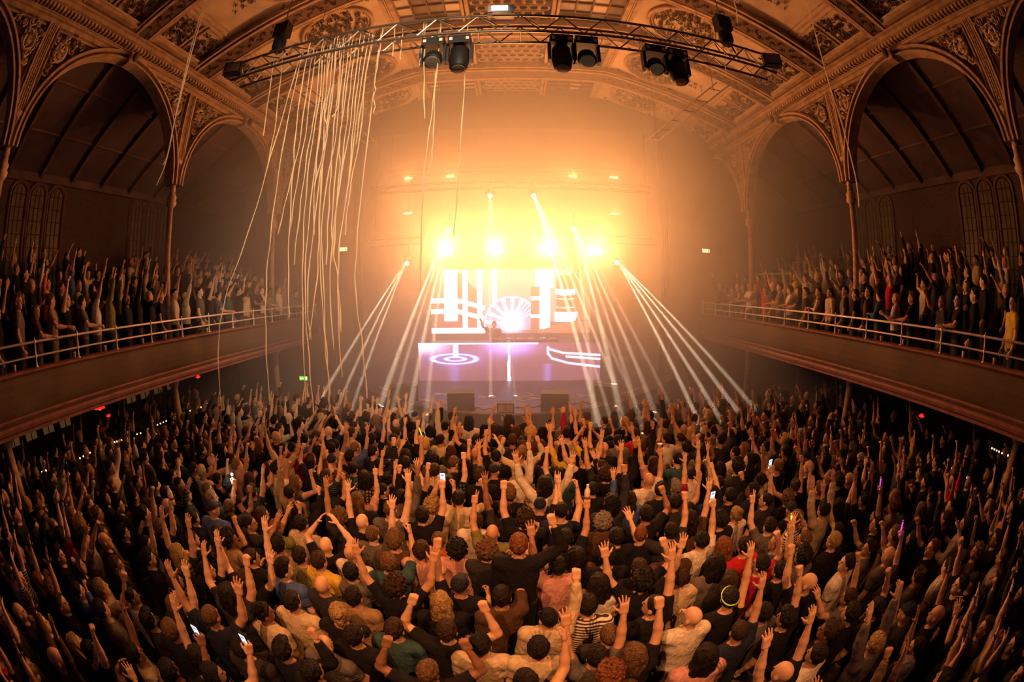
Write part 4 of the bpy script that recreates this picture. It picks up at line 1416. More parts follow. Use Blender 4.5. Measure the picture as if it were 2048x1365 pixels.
# ------------------------------------------------------------------ people: bodies grown as one smooth surface from a distance field
def surf(f, org, h):
    """Surface nets over the grid f (negative inside)."""
    ins = f < 0
    c = ins[:-1, :-1, :-1].astype(np.int8)
    tot = np.zeros_like(c)
    for a in (0, 1):
        for b in (0, 1):
            for d in (0, 1):
                tot += ins[a:f.shape[0] - 1 + a, b:f.shape[1] - 1 + b, d:f.shape[2] - 1 + d]
    act = (tot > 0) & (tot < 8)
    I = np.argwhere(act)
    idx = -np.ones(act.shape, int)
    idx[act] = np.arange(len(I))
    P = np.zeros((len(I), 3))
    N = np.zeros(len(I))
    cor = [(a, b, d) for a in (0, 1) for b in (0, 1) for d in (0, 1)]
    for p in cor:
        for ax in range(3):
            if p[ax] == 1:
                continue
            q = list(p)
            q[ax] = 1
            f0 = f[I[:, 0] + p[0], I[:, 1] + p[1], I[:, 2] + p[2]]
            f1 = f[I[:, 0] + q[0], I[:, 1] + q[1], I[:, 2] + q[2]]
            m = (f0 < 0) != (f1 < 0)
            t = np.where(m, f0 / np.where(m, f0 - f1, 1), 0)
            pos = np.tile(np.array(p, float), (len(I), 1))
            pos[:, ax] += t
            P[m] += pos[m]
            N[m] += 1
    V = (I + P / N[:, None]) * h + np.array(org)
    F = []
    for ax in range(3):
        b, d = (ax + 1) % 3, (ax + 2) % 3
        s0 = [slice(None)] * 3
        s1 = [slice(None)] * 3
        s0[ax] = slice(0, -1)
        s1[ax] = slice(1, None)
        ch = ins[tuple(s0)] != ins[tuple(s1)]
        E_ = np.argwhere(ch)
        ok = (E_[:, b] > 0) & (E_[:, d] > 0) & (E_[:, b] < f.shape[b] - 1) & (E_[:, d] < f.shape[d] - 1)
        E_ = E_[ok]
        q = []
        for db, dd in ((-1, -1), (0, -1), (0, 0), (-1, 0)):
            G = E_.copy()
            G[:, b] += db
            G[:, d] += dd
            q.append(idx[G[:, 0], G[:, 1], G[:, 2]])
        Q = np.stack(q, 1)
        fl = ins[E_[:, 0], E_[:, 1], E_[:, 2]]
        Q[~fl] = Q[~fl][:, ::-1]
        F.append(Q)
    return V, np.concatenate(F)


def cone(p, a, b, ra, rb, sq=(1, 1, 1)):
    a, b = np.array(a, float), np.array(b, float)
    sq = np.array(sq, float)
    q = (p - a) / sq
    d = (b - a) / sq
    t = np.clip((q @ d) / max(d @ d, 1e-9), 0, 1)
    return np.linalg.norm(q - t[..., None] * d, axis=-1) - (ra + (rb - ra) * t)


def ell(p, c, r):
    r = np.array(r, float)
    q = (p - np.array(c, float)) / r
    k = np.linalg.norm(q, axis=-1)
    return (k - 1) * r.min()


def smin(a, b, k):
    h = np.clip(0.5 + 0.5 * (b - a) / k, 0, 1)
    return b + (a - b) * h - k * h * (1 - h)


def grid(lo, hi, h):
    ax = [np.arange(l, u + h, h) for l, u in zip(lo, hi)]
    G = np.stack(np.meshgrid(*ax, indexing='ij'), -1)
    return G, lo


# --- head (origin at the base of the neck, looking along +y)
def head_mesh(h):
    G, lo = grid((-.11, -.13, -.07), (.11, .17, .32), h)
    d = ell(G, (0, .012, .187), (.076, .096, .100))
    d = smin(d, ell(G, (0, .045, .105), (.056, .064, .062)), .035)
    d = smin(d, cone(G, (0, .070, .060), (0, .075, .075), .022, .025), .03)
    d = smin(d, cone(G, (0, -.015, -.06), (0, -.002, .10), .060, .052), .03)
    d = smin(d, cone(G, (-.035, .098, .188), (.035, .098, .188), .010, .010), .014)
    d = smin(d, cone(G, (0, .104, .175), (0, .122, .134), .009, .014), .012)
    d = smin(d, cone(G, (-.018, .103, .094), (.018, .103, .094), .008, .008), .010)
    for s in (-1, 1):
        d = smin(d, ell(G, (s * .080, .005, .150), (.012, .022, .034)), .010)
        d = np.maximum(d, -(np.linalg.norm(G - np.array((s * .031, .115, .170)), axis=-1) - .017))
    return surf(d, lo, h)


# --- right hand (fingers along +z, palm facing +y, thumb towards -x)
HANDS = {
    'open': dict(curl=(8, 10, 8), spread=10, thumb=55),
    'relax': dict(curl=(30, 35, 25), spread=4, thumb=30),
    'fist': dict(curl=(80, 95, 60), spread=0, thumb=-10),
    'point': dict(curl=(78, 95, 60), spread=0, thumb=-5, straight=(0,)),
    'two': dict(curl=(78, 95, 60), spread=8, thumb=-5, straight=(0, 1)),
    'grip': dict(curl=(52, 52, 35), spread=2, thumb=25),
}


def hand_mesh(kind, h):
    K = HANDS[kind]
    G, lo = grid((-.12, -.05, -.05), (.09, .12, .23), h)
    q = np.abs(G - np.array((0, 0, .052))) - np.array((.030, .004, .038))
    d = np.linalg.norm(np.maximum(q, 0), axis=-1) + np.minimum(q.max(-1), 0) - .011
    d = smin(d, cone(G, (0, 0, -.05), (0, 0, .015), .026, .024, (1.1, .85, 1)), .02)
    for i, (x, L) in enumerate(((-.030, .074), (-.010, .082), (.011, .076), (.031, .058))):
        cu = (4, 6, 4) if i in K.get('straight', ()) else K['curl']
        p = np.array((x, .0, .096 - .004 * abs(i - 1)))
        sp = rad(K['spread'] * (i - 1.4))
        a = 0.0
        r = .0092
        for j, f in enumerate((.45, .31, .24)):
            a += rad(cu[j])
            v = np.array((math.sin(sp) * math.cos(a), math.sin(a), math.cos(sp) * math.cos(a)))
            n = p + v * L * f
            d = smin(d, cone(G, p, n, r, r * .9), .006 if j else .010)
            p, r = n, r * .9
    t = rad(K['thumb'])
    p = np.array((-.026, .006, .022))
    v = np.array((-math.sin(t) * .9 - .15, .35, math.cos(t)))
    v /= np.linalg.norm(v)
    n = p + v * .048
    d = smin(d, cone(G, p, n, .014, .011), .014)
    v2 = v + np.array((.25, .15, .25))
    v2 /= np.linalg.norm(v2)
    if K['thumb'] < 0:
        v2 = np.array((.6, .55, .5))
        v2 /= np.linalg.norm(v2)
    d = smin(d, cone(G, n, n + v2 * .038, .011, .009), .006)
    return surf(d, lo, h)


ARMS = {  # upper arm, forearm (right side; the left mirrors x), hand
    'down': ((.16, .05, -1), (.04, .35, -.92), 'relax'),
    'up': ((.22, .30, .92), (.04, .22, 1), 'open'),
    'fistup': ((.28, .35, .85), (-.02, .25, 1), 'fist'),
    'point': ((.20, .62, .75), (.02, .62, .80), 'point'),
    'two': ((.30, .45, .80), (-.05, .30, 1), 'two'),
    'vee': ((.60, .20, .78), (.18, .15, 1), 'open'),
    'bent': ((.75, .30, .40), (-.35, .12, .95), 'fist'),
    'clap': ((.42, .45, .72), (-.62, .25, .75), 'open'),
    'phone': ((.25, .80, .35), (-.10, .45, .90), 'grip'),
    'drink': ((.22, .30, -.95), (-.15, .92, .45), 'grip'),
    'lean': ((.20, .55, -.80), (-.35, .90, -.12), 'relax'),
    'fold': ((.25, .35, -.90), (-.85, .55, .15), 'relax'),
    'toast': ((.26, .45, .85), (-.02, .20, 1), 'grip'),
    'side': ((.80, .35, .45), (.25, .45, .85), 'open'),
    'headhand': ((.80, .05, .55), (-.85, -.10, .50), 'relax'),
}
POSES = [  # left arm, right arm, what it says in a label
    ('down', 'down', 'arms down'),
    ('down', 'up', 'right hand high'),
    ('up', 'down', 'left hand high'),
    ('vee', 'vee', 'both arms raised wide'),
    ('down', 'point', 'right finger pointing up'),
    ('point', 'down', 'left finger pointing up'),
    ('bent', 'bent', 'both fists at head height'),
    ('clap', 'clap', 'hands joined overhead'),
    ('down', 'phone', 'right hand held forward'),
    ('drink', 'drink', 'both hands held in front'),
    ('lean', 'lean', 'forearms leaning forward'),
    ('fistup', 'drink', 'left fist raised'),
    ('down', 'fistup', 'right fist raised'),
    ('two', 'down', 'left hand up with two fingers'),
    ('up', 'up', 'both arms straight up'),
    ('down', 'side', 'right arm flung out'),
    ('headhand', 'headhand', 'hands behind the head'),
    ('down', 'bent', 'right fist bent at the ear'),
    ('fold', 'fold', 'arms folded'),
    ('side', 'fistup', 'left arm out, right fist up'),
    ('down', 'toast', 'right hand holding something up'),
]


def unit(v):
    v = np.array(v, float)
    return v / np.linalg.norm(v)


def arm_pts(kind, s):
    u, f, hd = ARMS[kind]
    S = np.array((s * .185, -.005, 1.415))
    raised = max(0, u[2])
    S = S + np.array((-s * .015 * raised, 0, .045 * raised))
    U, Fv = unit((s * u[0], u[1], u[2])), unit((s * f[0], f[1], f[2]))
    Ep = S + U * .285
    W = Ep + Fv * .255
    return S, Ep, W, U, Fv, hd


TORSO = [((0, 0, .93), (0, 0, 1.08), .160, .142, (1, .68, 1)), ((0, 0, 1.08), (0, .0, 1.27), .142, .168, (1, .68, 1)), ((0, 0, 1.27), (0, -.012, 1.37), .168, .130, (1, .64, 1)),
         ((-.12, -.01, 1.40), (.12, -.01, 1.40), .058, .058, (1, 1, 1)), ((0, -.01, 1.40), (0, -.012, 1.50), .085, .058, (1, .9, 1))]


def torso_d(G):
    d = None
    for a, b, ra, rb, sq in TORSO:
        q = cone(G, a, b, ra, rb, sq) * (min(sq) if min(sq) < 1 else 1)
        d = q if d is None else smin(d, q, .04)
    return d


def arm_d(G, kind, s):
    S, Ep, W, U, Fv, hd = arm_pts(kind, s)
    d = cone(G, np.array((s * .10, -.01, 1.405)), S, .055, .060)
    d = smin(d, cone(G, S, Ep, .058, .043), .03)
    d = smin(d, cone(G, Ep, Ep + Fv * .09, .043, .043), .02)
    d = smin(d, cone(G, Ep + Fv * .08, W + Fv * .01, .043, .027), .02)
    return d


def leg_d(G):
    d = None
    for s in (-1, 1):
        for a, b, ra, rb in (((s * .085, 0, .93), (s * .10, .01, .50), .100, .064), ((s * .10, .01, .50), (s * .105, -.02, .10), .064, .048), ((s * .105, -.04, .045), (s * .12, .14, .04), .045, .040)):
            q = cone(G, a, b, ra, rb)
            d = q if d is None else smin(d, q, .03)
    return d


def bounds(pose):
    P = []
    for k, s in ((pose[0], -1), (pose[1], 1)):
        S, Ep, W, *_ = arm_pts(k, s)
        P += [S, Ep, W]
    P = np.array(P)
    lo = np.minimum(P.min(0), (-.26, -.18, .7)) - .10
    hi = np.maximum(P.max(0), (.26, .16, 1.58)) + .10
    lo[2] = .70
    return lo, hi


def hand_xf(kind, s, hv):
    S, Ep, W, U, Fv, hd = arm_pts(kind, s)
    z = unit(Fv + np.array((0, .05, .0)))
    y = np.array((0.0, 1, 0)) if kind not in ('drink', 'lean', 'fold', 'down', 'clap', 'phone') else np.array((-s * 1.0, .1, -.15)) if kind in ('down', 'drink', 'phone', 'clap') else np.array((0, 0, -1.0))
    y = y - z * (y @ z)
    if np.linalg.norm(y) < .2:
        y = np.array((0, .0, -1.0)) - z * (-z[2])
    y = unit(y)
    x = np.cross(y, z)
    V = hv.copy()
    if s < 0:
        V = V * np.array((-1, 1, 1))
    M = np.stack([x, y, z], 1)
    return V @ M.T + W + z * .015


def np_mesh(name, V, F, mats, smooth=True, midx=None):
    me = bpy.data.meshes.new(name)
    V = np.ascontiguousarray(V, dtype=np.float32)
    F = np.ascontiguousarray(F, dtype=np.int32)
    n, k = F.shape
    me.vertices.add(len(V))
    me.vertices.foreach_set('co', V.ravel())
    me.loops.add(n * k)
    me.loops.foreach_set('vertex_index', F.ravel())
    me.polygons.add(n)
    me.polygons.foreach_set('loop_start', np.arange(0, n * k, k, dtype=np.int32))
    me.polygons.foreach_set('loop_total', np.full(n, k, dtype=np.int32))
    if smooth:
        me.polygons.foreach_set('use_smooth', np.ones(n, dtype=bool))
    for m in mats:
        me.materials.append(MATS[m])
    if midx is not None:
        me.polygons.foreach_set('material_index', np.ascontiguousarray(midx, dtype=np.int32))
    me.update(calc_edges=True)
    return me


def rot_head(V, yaw, pitch):
    M = np.array((Matrix.Rotation(yaw, 3, 'Z') @ Matrix.Rotation(pitch, 3, 'X')))
    return V @ M.T


NECK = np.array((0, -.008, 1.475))
LOD = {0: dict(b=.021, hd=.0095, ha=.0068), 1: dict(b=.040, hd=.022, ha=.016)}
_head, _hand, _eyes = {}, {}, None
for l in LOD:
    _head[l] = head_mesh(LOD[l]['hd'])
    _hand[l] = {k: hand_mesh(k, LOD[l]['ha']) for k in HANDS}


def eyes():
    mb = MB()
    for s in (-1, 1):
        mb.sphere((s * .031, .098, .170), (.013, .010, .008), 8, 5)
        mb.tube([(s * .048, .094, .186), (s * .03, .107, .191), (s * .014, .107, .188)], .0045, 4)
    mb.tube([(-.020, .108, .095), (0, .113, .094), (.020, .108, .095)], .003, 4)
    V = np.concatenate(mb.v)
    tri = []
    for f in mb.f:
        for i in range(1, len(f) - 1):
            tri.append((f[0], f[i], f[i + 1], f[i + 1]))
    return V, np.array([t[:3] for t in tri])


EV, EF = eyes()


def body(pi, yaw, pitch, lod, legs=False):
    """One body mesh: trunk and arms from one field, with head and hands set on neck and wrists."""
    L, Rr, _ = POSES[pi]
    lo, hi = bounds(POSES[pi])
    if legs:
        lo[2] = -.02
    G, lo = grid(lo, hi, LOD[lod]['b'])
    d = torso_d(G)
    d = smin(d, arm_d(G, L, -1), .035)
    d = smin(d, arm_d(G, Rr, 1), .035)
    d = np.maximum(d, .78 - G[..., 2])
    V, F = surf(d, lo, LOD[lod]['b'])
    Vs, Fs, n = [V], [F], len(V)
    hv, hf = _head[lod]
    Vs.append(rot_head(hv, yaw, pitch) + NECK)
    Fs.append(hf + n)
    n += len(hv)
    for k, s in ((L, -1), (Rr, 1)):
        av, af = _hand[lod][ARMS[k][2]]
        Vs.append(hand_xf(k, s, av))
        Fs.append((af[:, ::-1] if s < 0 else af) + n)
        n += len(av)
    return np.concatenate(Vs), np.concatenate(Fs)


def top(pi, style, lod):
    L, Rr, _ = POSES[pi]
    lo, hi = bounds(POSES[pi])
    G, lo = grid(lo, hi, LOD[lod]['b'] * .95)
    t = torso_d(G)
    d = t
    for k, s in ((L, -1), (Rr, 1)):
        S, Ep, W, U, Fv, hd = arm_pts(k, s)
        a = arm_d(G, k, s)
        if style == 'tee':
            a = np.maximum(a, (G - (S + U * .175)) @ U)
        elif style == 'tank':
            a = np.maximum(a, (G - (S - U * .01)) @ U)
        else:
            a = np.where(((G - Ep) @ Fv > .20) & (np.linalg.norm(G - W, axis=-1) < .16), np.maximum(a, (G - (W - Fv * .03)) @ Fv), a)
        d = smin(d, a, .03)
    d = d - .017
    d = np.maximum(d, .84 - G[..., 2])
    rn = .085 if style != 'tank' else .11
    d = np.maximum(d, -ell(G, (0, .012, 1.53), (rn, rn, .085)))
    return surf(d, lo, LOD[lod]['b'] * .95)


def trousers(lod):
    h = LOD[lod]['b'] * 1.1
    G, lo = grid((-.30, -.22, -.03), (.30, .28, 1.06), h)
    d = smin(leg_d(G), torso_d(G), .04) - .013
    d = np.maximum(d, G[..., 2] - .93)
    d = np.maximum(d, -G[..., 2])
    return surf(d, lo, h)


def hair_mesh(style, h):
    G, lo = grid((-.17, -.20, -.22), (.17, .17, .40), h)
    rs = np.random.default_rng(len(style) * 7 + 3)
    nz = 0
    for k in range(12):
        w = rs.normal(size=3) * rs.uniform(35, 95)
        nz = nz + np.sin(G @ w + rs.uniform(0, 6)) * .13
    th, am = {'short': (.013, .010), 'buzz': (.005, .002), 'curly': (.034, .030), 'long': (.016, .012), 'bun': (.014, .008), 'cap': (.014, .0), 'quiff': (.016, .012)}[style]
    d = ell(G, (0, .008, .190), (.078 + th, .098 + th, .102 + th)) - nz * am
    face = (G[..., 1] - .062) * .80 + (.208 - G[..., 2]) * .60          # keep the face clear
    if style == 'cap':
        d = np.maximum(d, .195 - G[..., 2] + (G[..., 1]) * .10)
    else:
        low = .10 if style in ('short', 'quiff', 'buzz') else .06
        d = np.maximum(d, face)
        d = np.maximum(d, low - G[..., 2] - G[..., 1] * .0)
        side = np.maximum(.165 - G[..., 2], G[..., 1] - .01)              # leave the ears and cheeks free
        d = np.maximum(d, np.where(np.abs(G[..., 0]) > .03, -np.maximum(G[..., 2] - .165, .005 - G[..., 1]) * 1.0, -1.0)) if style in ('short', 'buzz', 'quiff', 'bun') else d
    if style == 'long':
        c = ell(G, (0, -.062, .03), (.105, .050, .185)) - nz * .014
        for s in (-1, 1):
            c = smin(c, ell(G, (s * .082, -.005, .06), (.026, .050, .15)) - nz * .010, .03)
        d = smin(d, c, .03)
    if style == 'bun':
        d = smin(d, np.linalg.norm(G - np.array((0, -.085, .27)), axis=-1) - .045 - nz * .008, .02)
        d = smin(d, ell(G, (0, -.105, .16), (.035, .025, .05)), .02)
    if style == 'quiff':
        d = smin(d, ell(G, (0, .07, .285), (.06, .045, .030)) - nz * .01, .03)
    if style == 'cap':
        d = smin(d, ell(G, (0, .135, .205), (.066, .075, .010)), .012)
    return surf(d, lo, h)


HAIRS = ['short', 'buzz', 'curly', 'long', 'bun', 'cap', 'quiff']
_hairraw = {0: {k: hair_mesh(k, .0105) for k in HAIRS}, 1: {k: hair_mesh(k, .024) for k in HAIRS}}
HAIR_ME = {k: np_mesh('hair', *_hairraw[0][k], ['hair']) for k in HAIRS}
TROU_ME = np_mesh('trousers', *trousers(0), ['cloth'])
_trou1 = trousers(1)

TURNS = [(0.0, rad(4)), (rad(24), rad(8)), (rad(-26), rad(2))]
BODY_ME, TOP_ME = {}, {}


def get_body(pi, ti):
    if (pi, ti) not in BODY_ME:
        V, F = body(pi, *TURNS[ti], 0)
        hv = rot_head(EV, *TURNS[ti]) + NECK
        me = bpy.data.meshes.new('person')
        quads = F
        tri = np.concatenate([quads[:, [0, 1, 2]], quads[:, [0, 2, 3]], EF + len(V)])
        mi = np.concatenate([np.zeros(len(quads) * 2), np.ones(len(EF))])
        bpy.data.meshes.remove(me)
        BODY_ME[(pi, ti)] = np_mesh('person', np.concatenate([V, hv]), tri, ['skin', 'eye'], True, mi)
    return BODY_ME[(pi, ti)]


def get_top(pi, style, pat):
    if (pi, style, pat) not in TOP_ME:
        raw = TOP_ME.get((pi, style))
        if raw is None:
            raw = TOP_ME[(pi, style)] = top(pi, style, 0)
        TOP_ME[(pi, style, pat)] = np_mesh('top', *raw, [{'plain': 'cloth', 'striped': 'stripes', 'checked': 'plaid'}[pat]])
    return TOP_ME[(pi, style, pat)]


CC = {'black': (.006, .005, .008), 'white': (.62, .55, .48), 'cream': (.50, .40, .27), 'grey': (.11, .095, .09), 'tan': (.26, .17, .09), 'navy': (.010, .014, .038), 'dark grey': (.024, .022, .026),
      'red': (.42, .015, .02), 'crimson': (.30, .01, .05), 'olive': (.16, .15, .05), 'yellow': (.55, .38, .05), 'pink': (.50, .26, .24), 'blue': (.06, .10, .28), 'teal': (.03, .07, .08), 'orange': (.55, .14, .03), 'brown': (.07, .035, .02)}
HC = {'black': (.008, .006, .006), 'dark brown': (.012, .006, .004), 'brown': (.04, .018, .009), 'light brown': (.16, .085, .035), 'blond': (.42, .27, .11), 'ginger': (.22, .075, .025), 'grey': (.25, .22, .20)}
SK = [(.56, .33, .21), (.62, .38, .26), (.50, .28, .17), (.66, .43, .30), (.40, .21, .12), (.24, .115, .065)]
LEGC = [(.015, .02, .045), (.012, .011, .013), (.03, .035, .06), (.10, .075, .05)]


def make_person(x, y, z, face, spec, label, group):
    """spec: pose, turn, hair style, hair colour, top colour, top style, pattern, skin, height"""
    pi, ti, hs, hc, tcn, ts, pat, sk, ht = spec
    o = bpy.data.objects.new('person', get_body(pi, ti))
    COL.objects.link(o)
    o.location = (x, y, z)
    o.rotation_euler = (0, 0, face)
    o.scale = (ht, ht, ht)
    o.color = (*SK[sk], 1)
    o['label'] = label
    o['category'] = 'person'
    if group:
        o['group'] = group
    c = bpy.data.objects.new('top', get_top(pi, ts, pat))
    COL.objects.link(c)
    c.parent = o
    c.color = (*CC[tcn], 1)
    c = bpy.data.objects.new('trousers', TROU_ME)
    COL.objects.link(c)
    c.parent = o
    c.color = (*LEGC[(pi + sk + ti) % 4], 1)
    if hs != 'bald':
        c = bpy.data.objects.new('cap' if hs == 'cap' else 'hair', HAIR_ME[hs])
        COL.objects.link(c)
        c.parent = o
        yw, pt = TURNS[ti]
        c.location = tuple(NECK)
        c.rotation_euler = (Matrix.Rotation(yw, 3, 'Z') @ Matrix.Rotation(pt, 3, 'X')).to_euler()
        c.color = (*(HC[hc] if hs != 'cap' else CC['navy']), 1)
    return o


# --- who stands where
def hair_words(hs, hc):
    if hs == 'bald':
        return 'bald person'
    if hs == 'cap':
        return 'person in a navy cap'
    return {'short': 'short %s-haired person', 'buzz': '%s buzz-cut person', 'curly': 'curly %s-haired person', 'long': 'long %s-haired person', 'bun': '%s-haired person with bun', 'quiff': '%s quiffed person'}[hs] % hc


def top_words(tcn, ts, pat):
    g = {'tee': 'T-shirt', 'long': 'long-sleeve', 'tank': 'vest'}[ts]
    return '%s%s %s' % (tcn, '' if pat == 'plain' else ' ' + pat, g)


def rnd_spec(rg, raised=.62, rail=False):
    if rail:
        pi = rg.choice([10, 10, 10, 9, 18, 0, 1, 2, 4, 12, 8, 0])
    else:
        pi = rg.choice([0, 9, 0, 8]) if rg.random() > raised else rg.choice([1, 2, 3, 4, 5, 6, 7, 11, 12, 13, 14, 15, 17, 19, 1, 2, 12, 14])
    hs = rg.choices(['short', 'buzz', 'curly', 'long', 'bun', 'cap', 'quiff', 'bald'], [34, 12, 8, 20, 4, 3, 12, 5])[0]
    hc = rg.choices(list(HC), [22, 30, 20, 10, 9, 3, 2])[0]
    tcn = rg.choices(list(CC), [42, 10, 7, 10, 6, 9, 16, 1.2, 1, 2, 1, 1.5, 2, 3, .4, 4])[0]
    ts = rg.choices(['tee', 'long', 'tank'], [62, 24, 14])[0]
    pat = rg.choices(['plain', 'striped', 'checked'], [90, 5, 5])[0]
    if tcn == 'black' or tcn == 'navy':
        pat = 'plain'
    return [pi, rg.choice((0, 0, 1, 2)), hs, hc, tcn, ts, pat, rg.choices(range(6), [30, 22, 18, 14, 10, 6])[0], rg.uniform(.93, 1.05)]


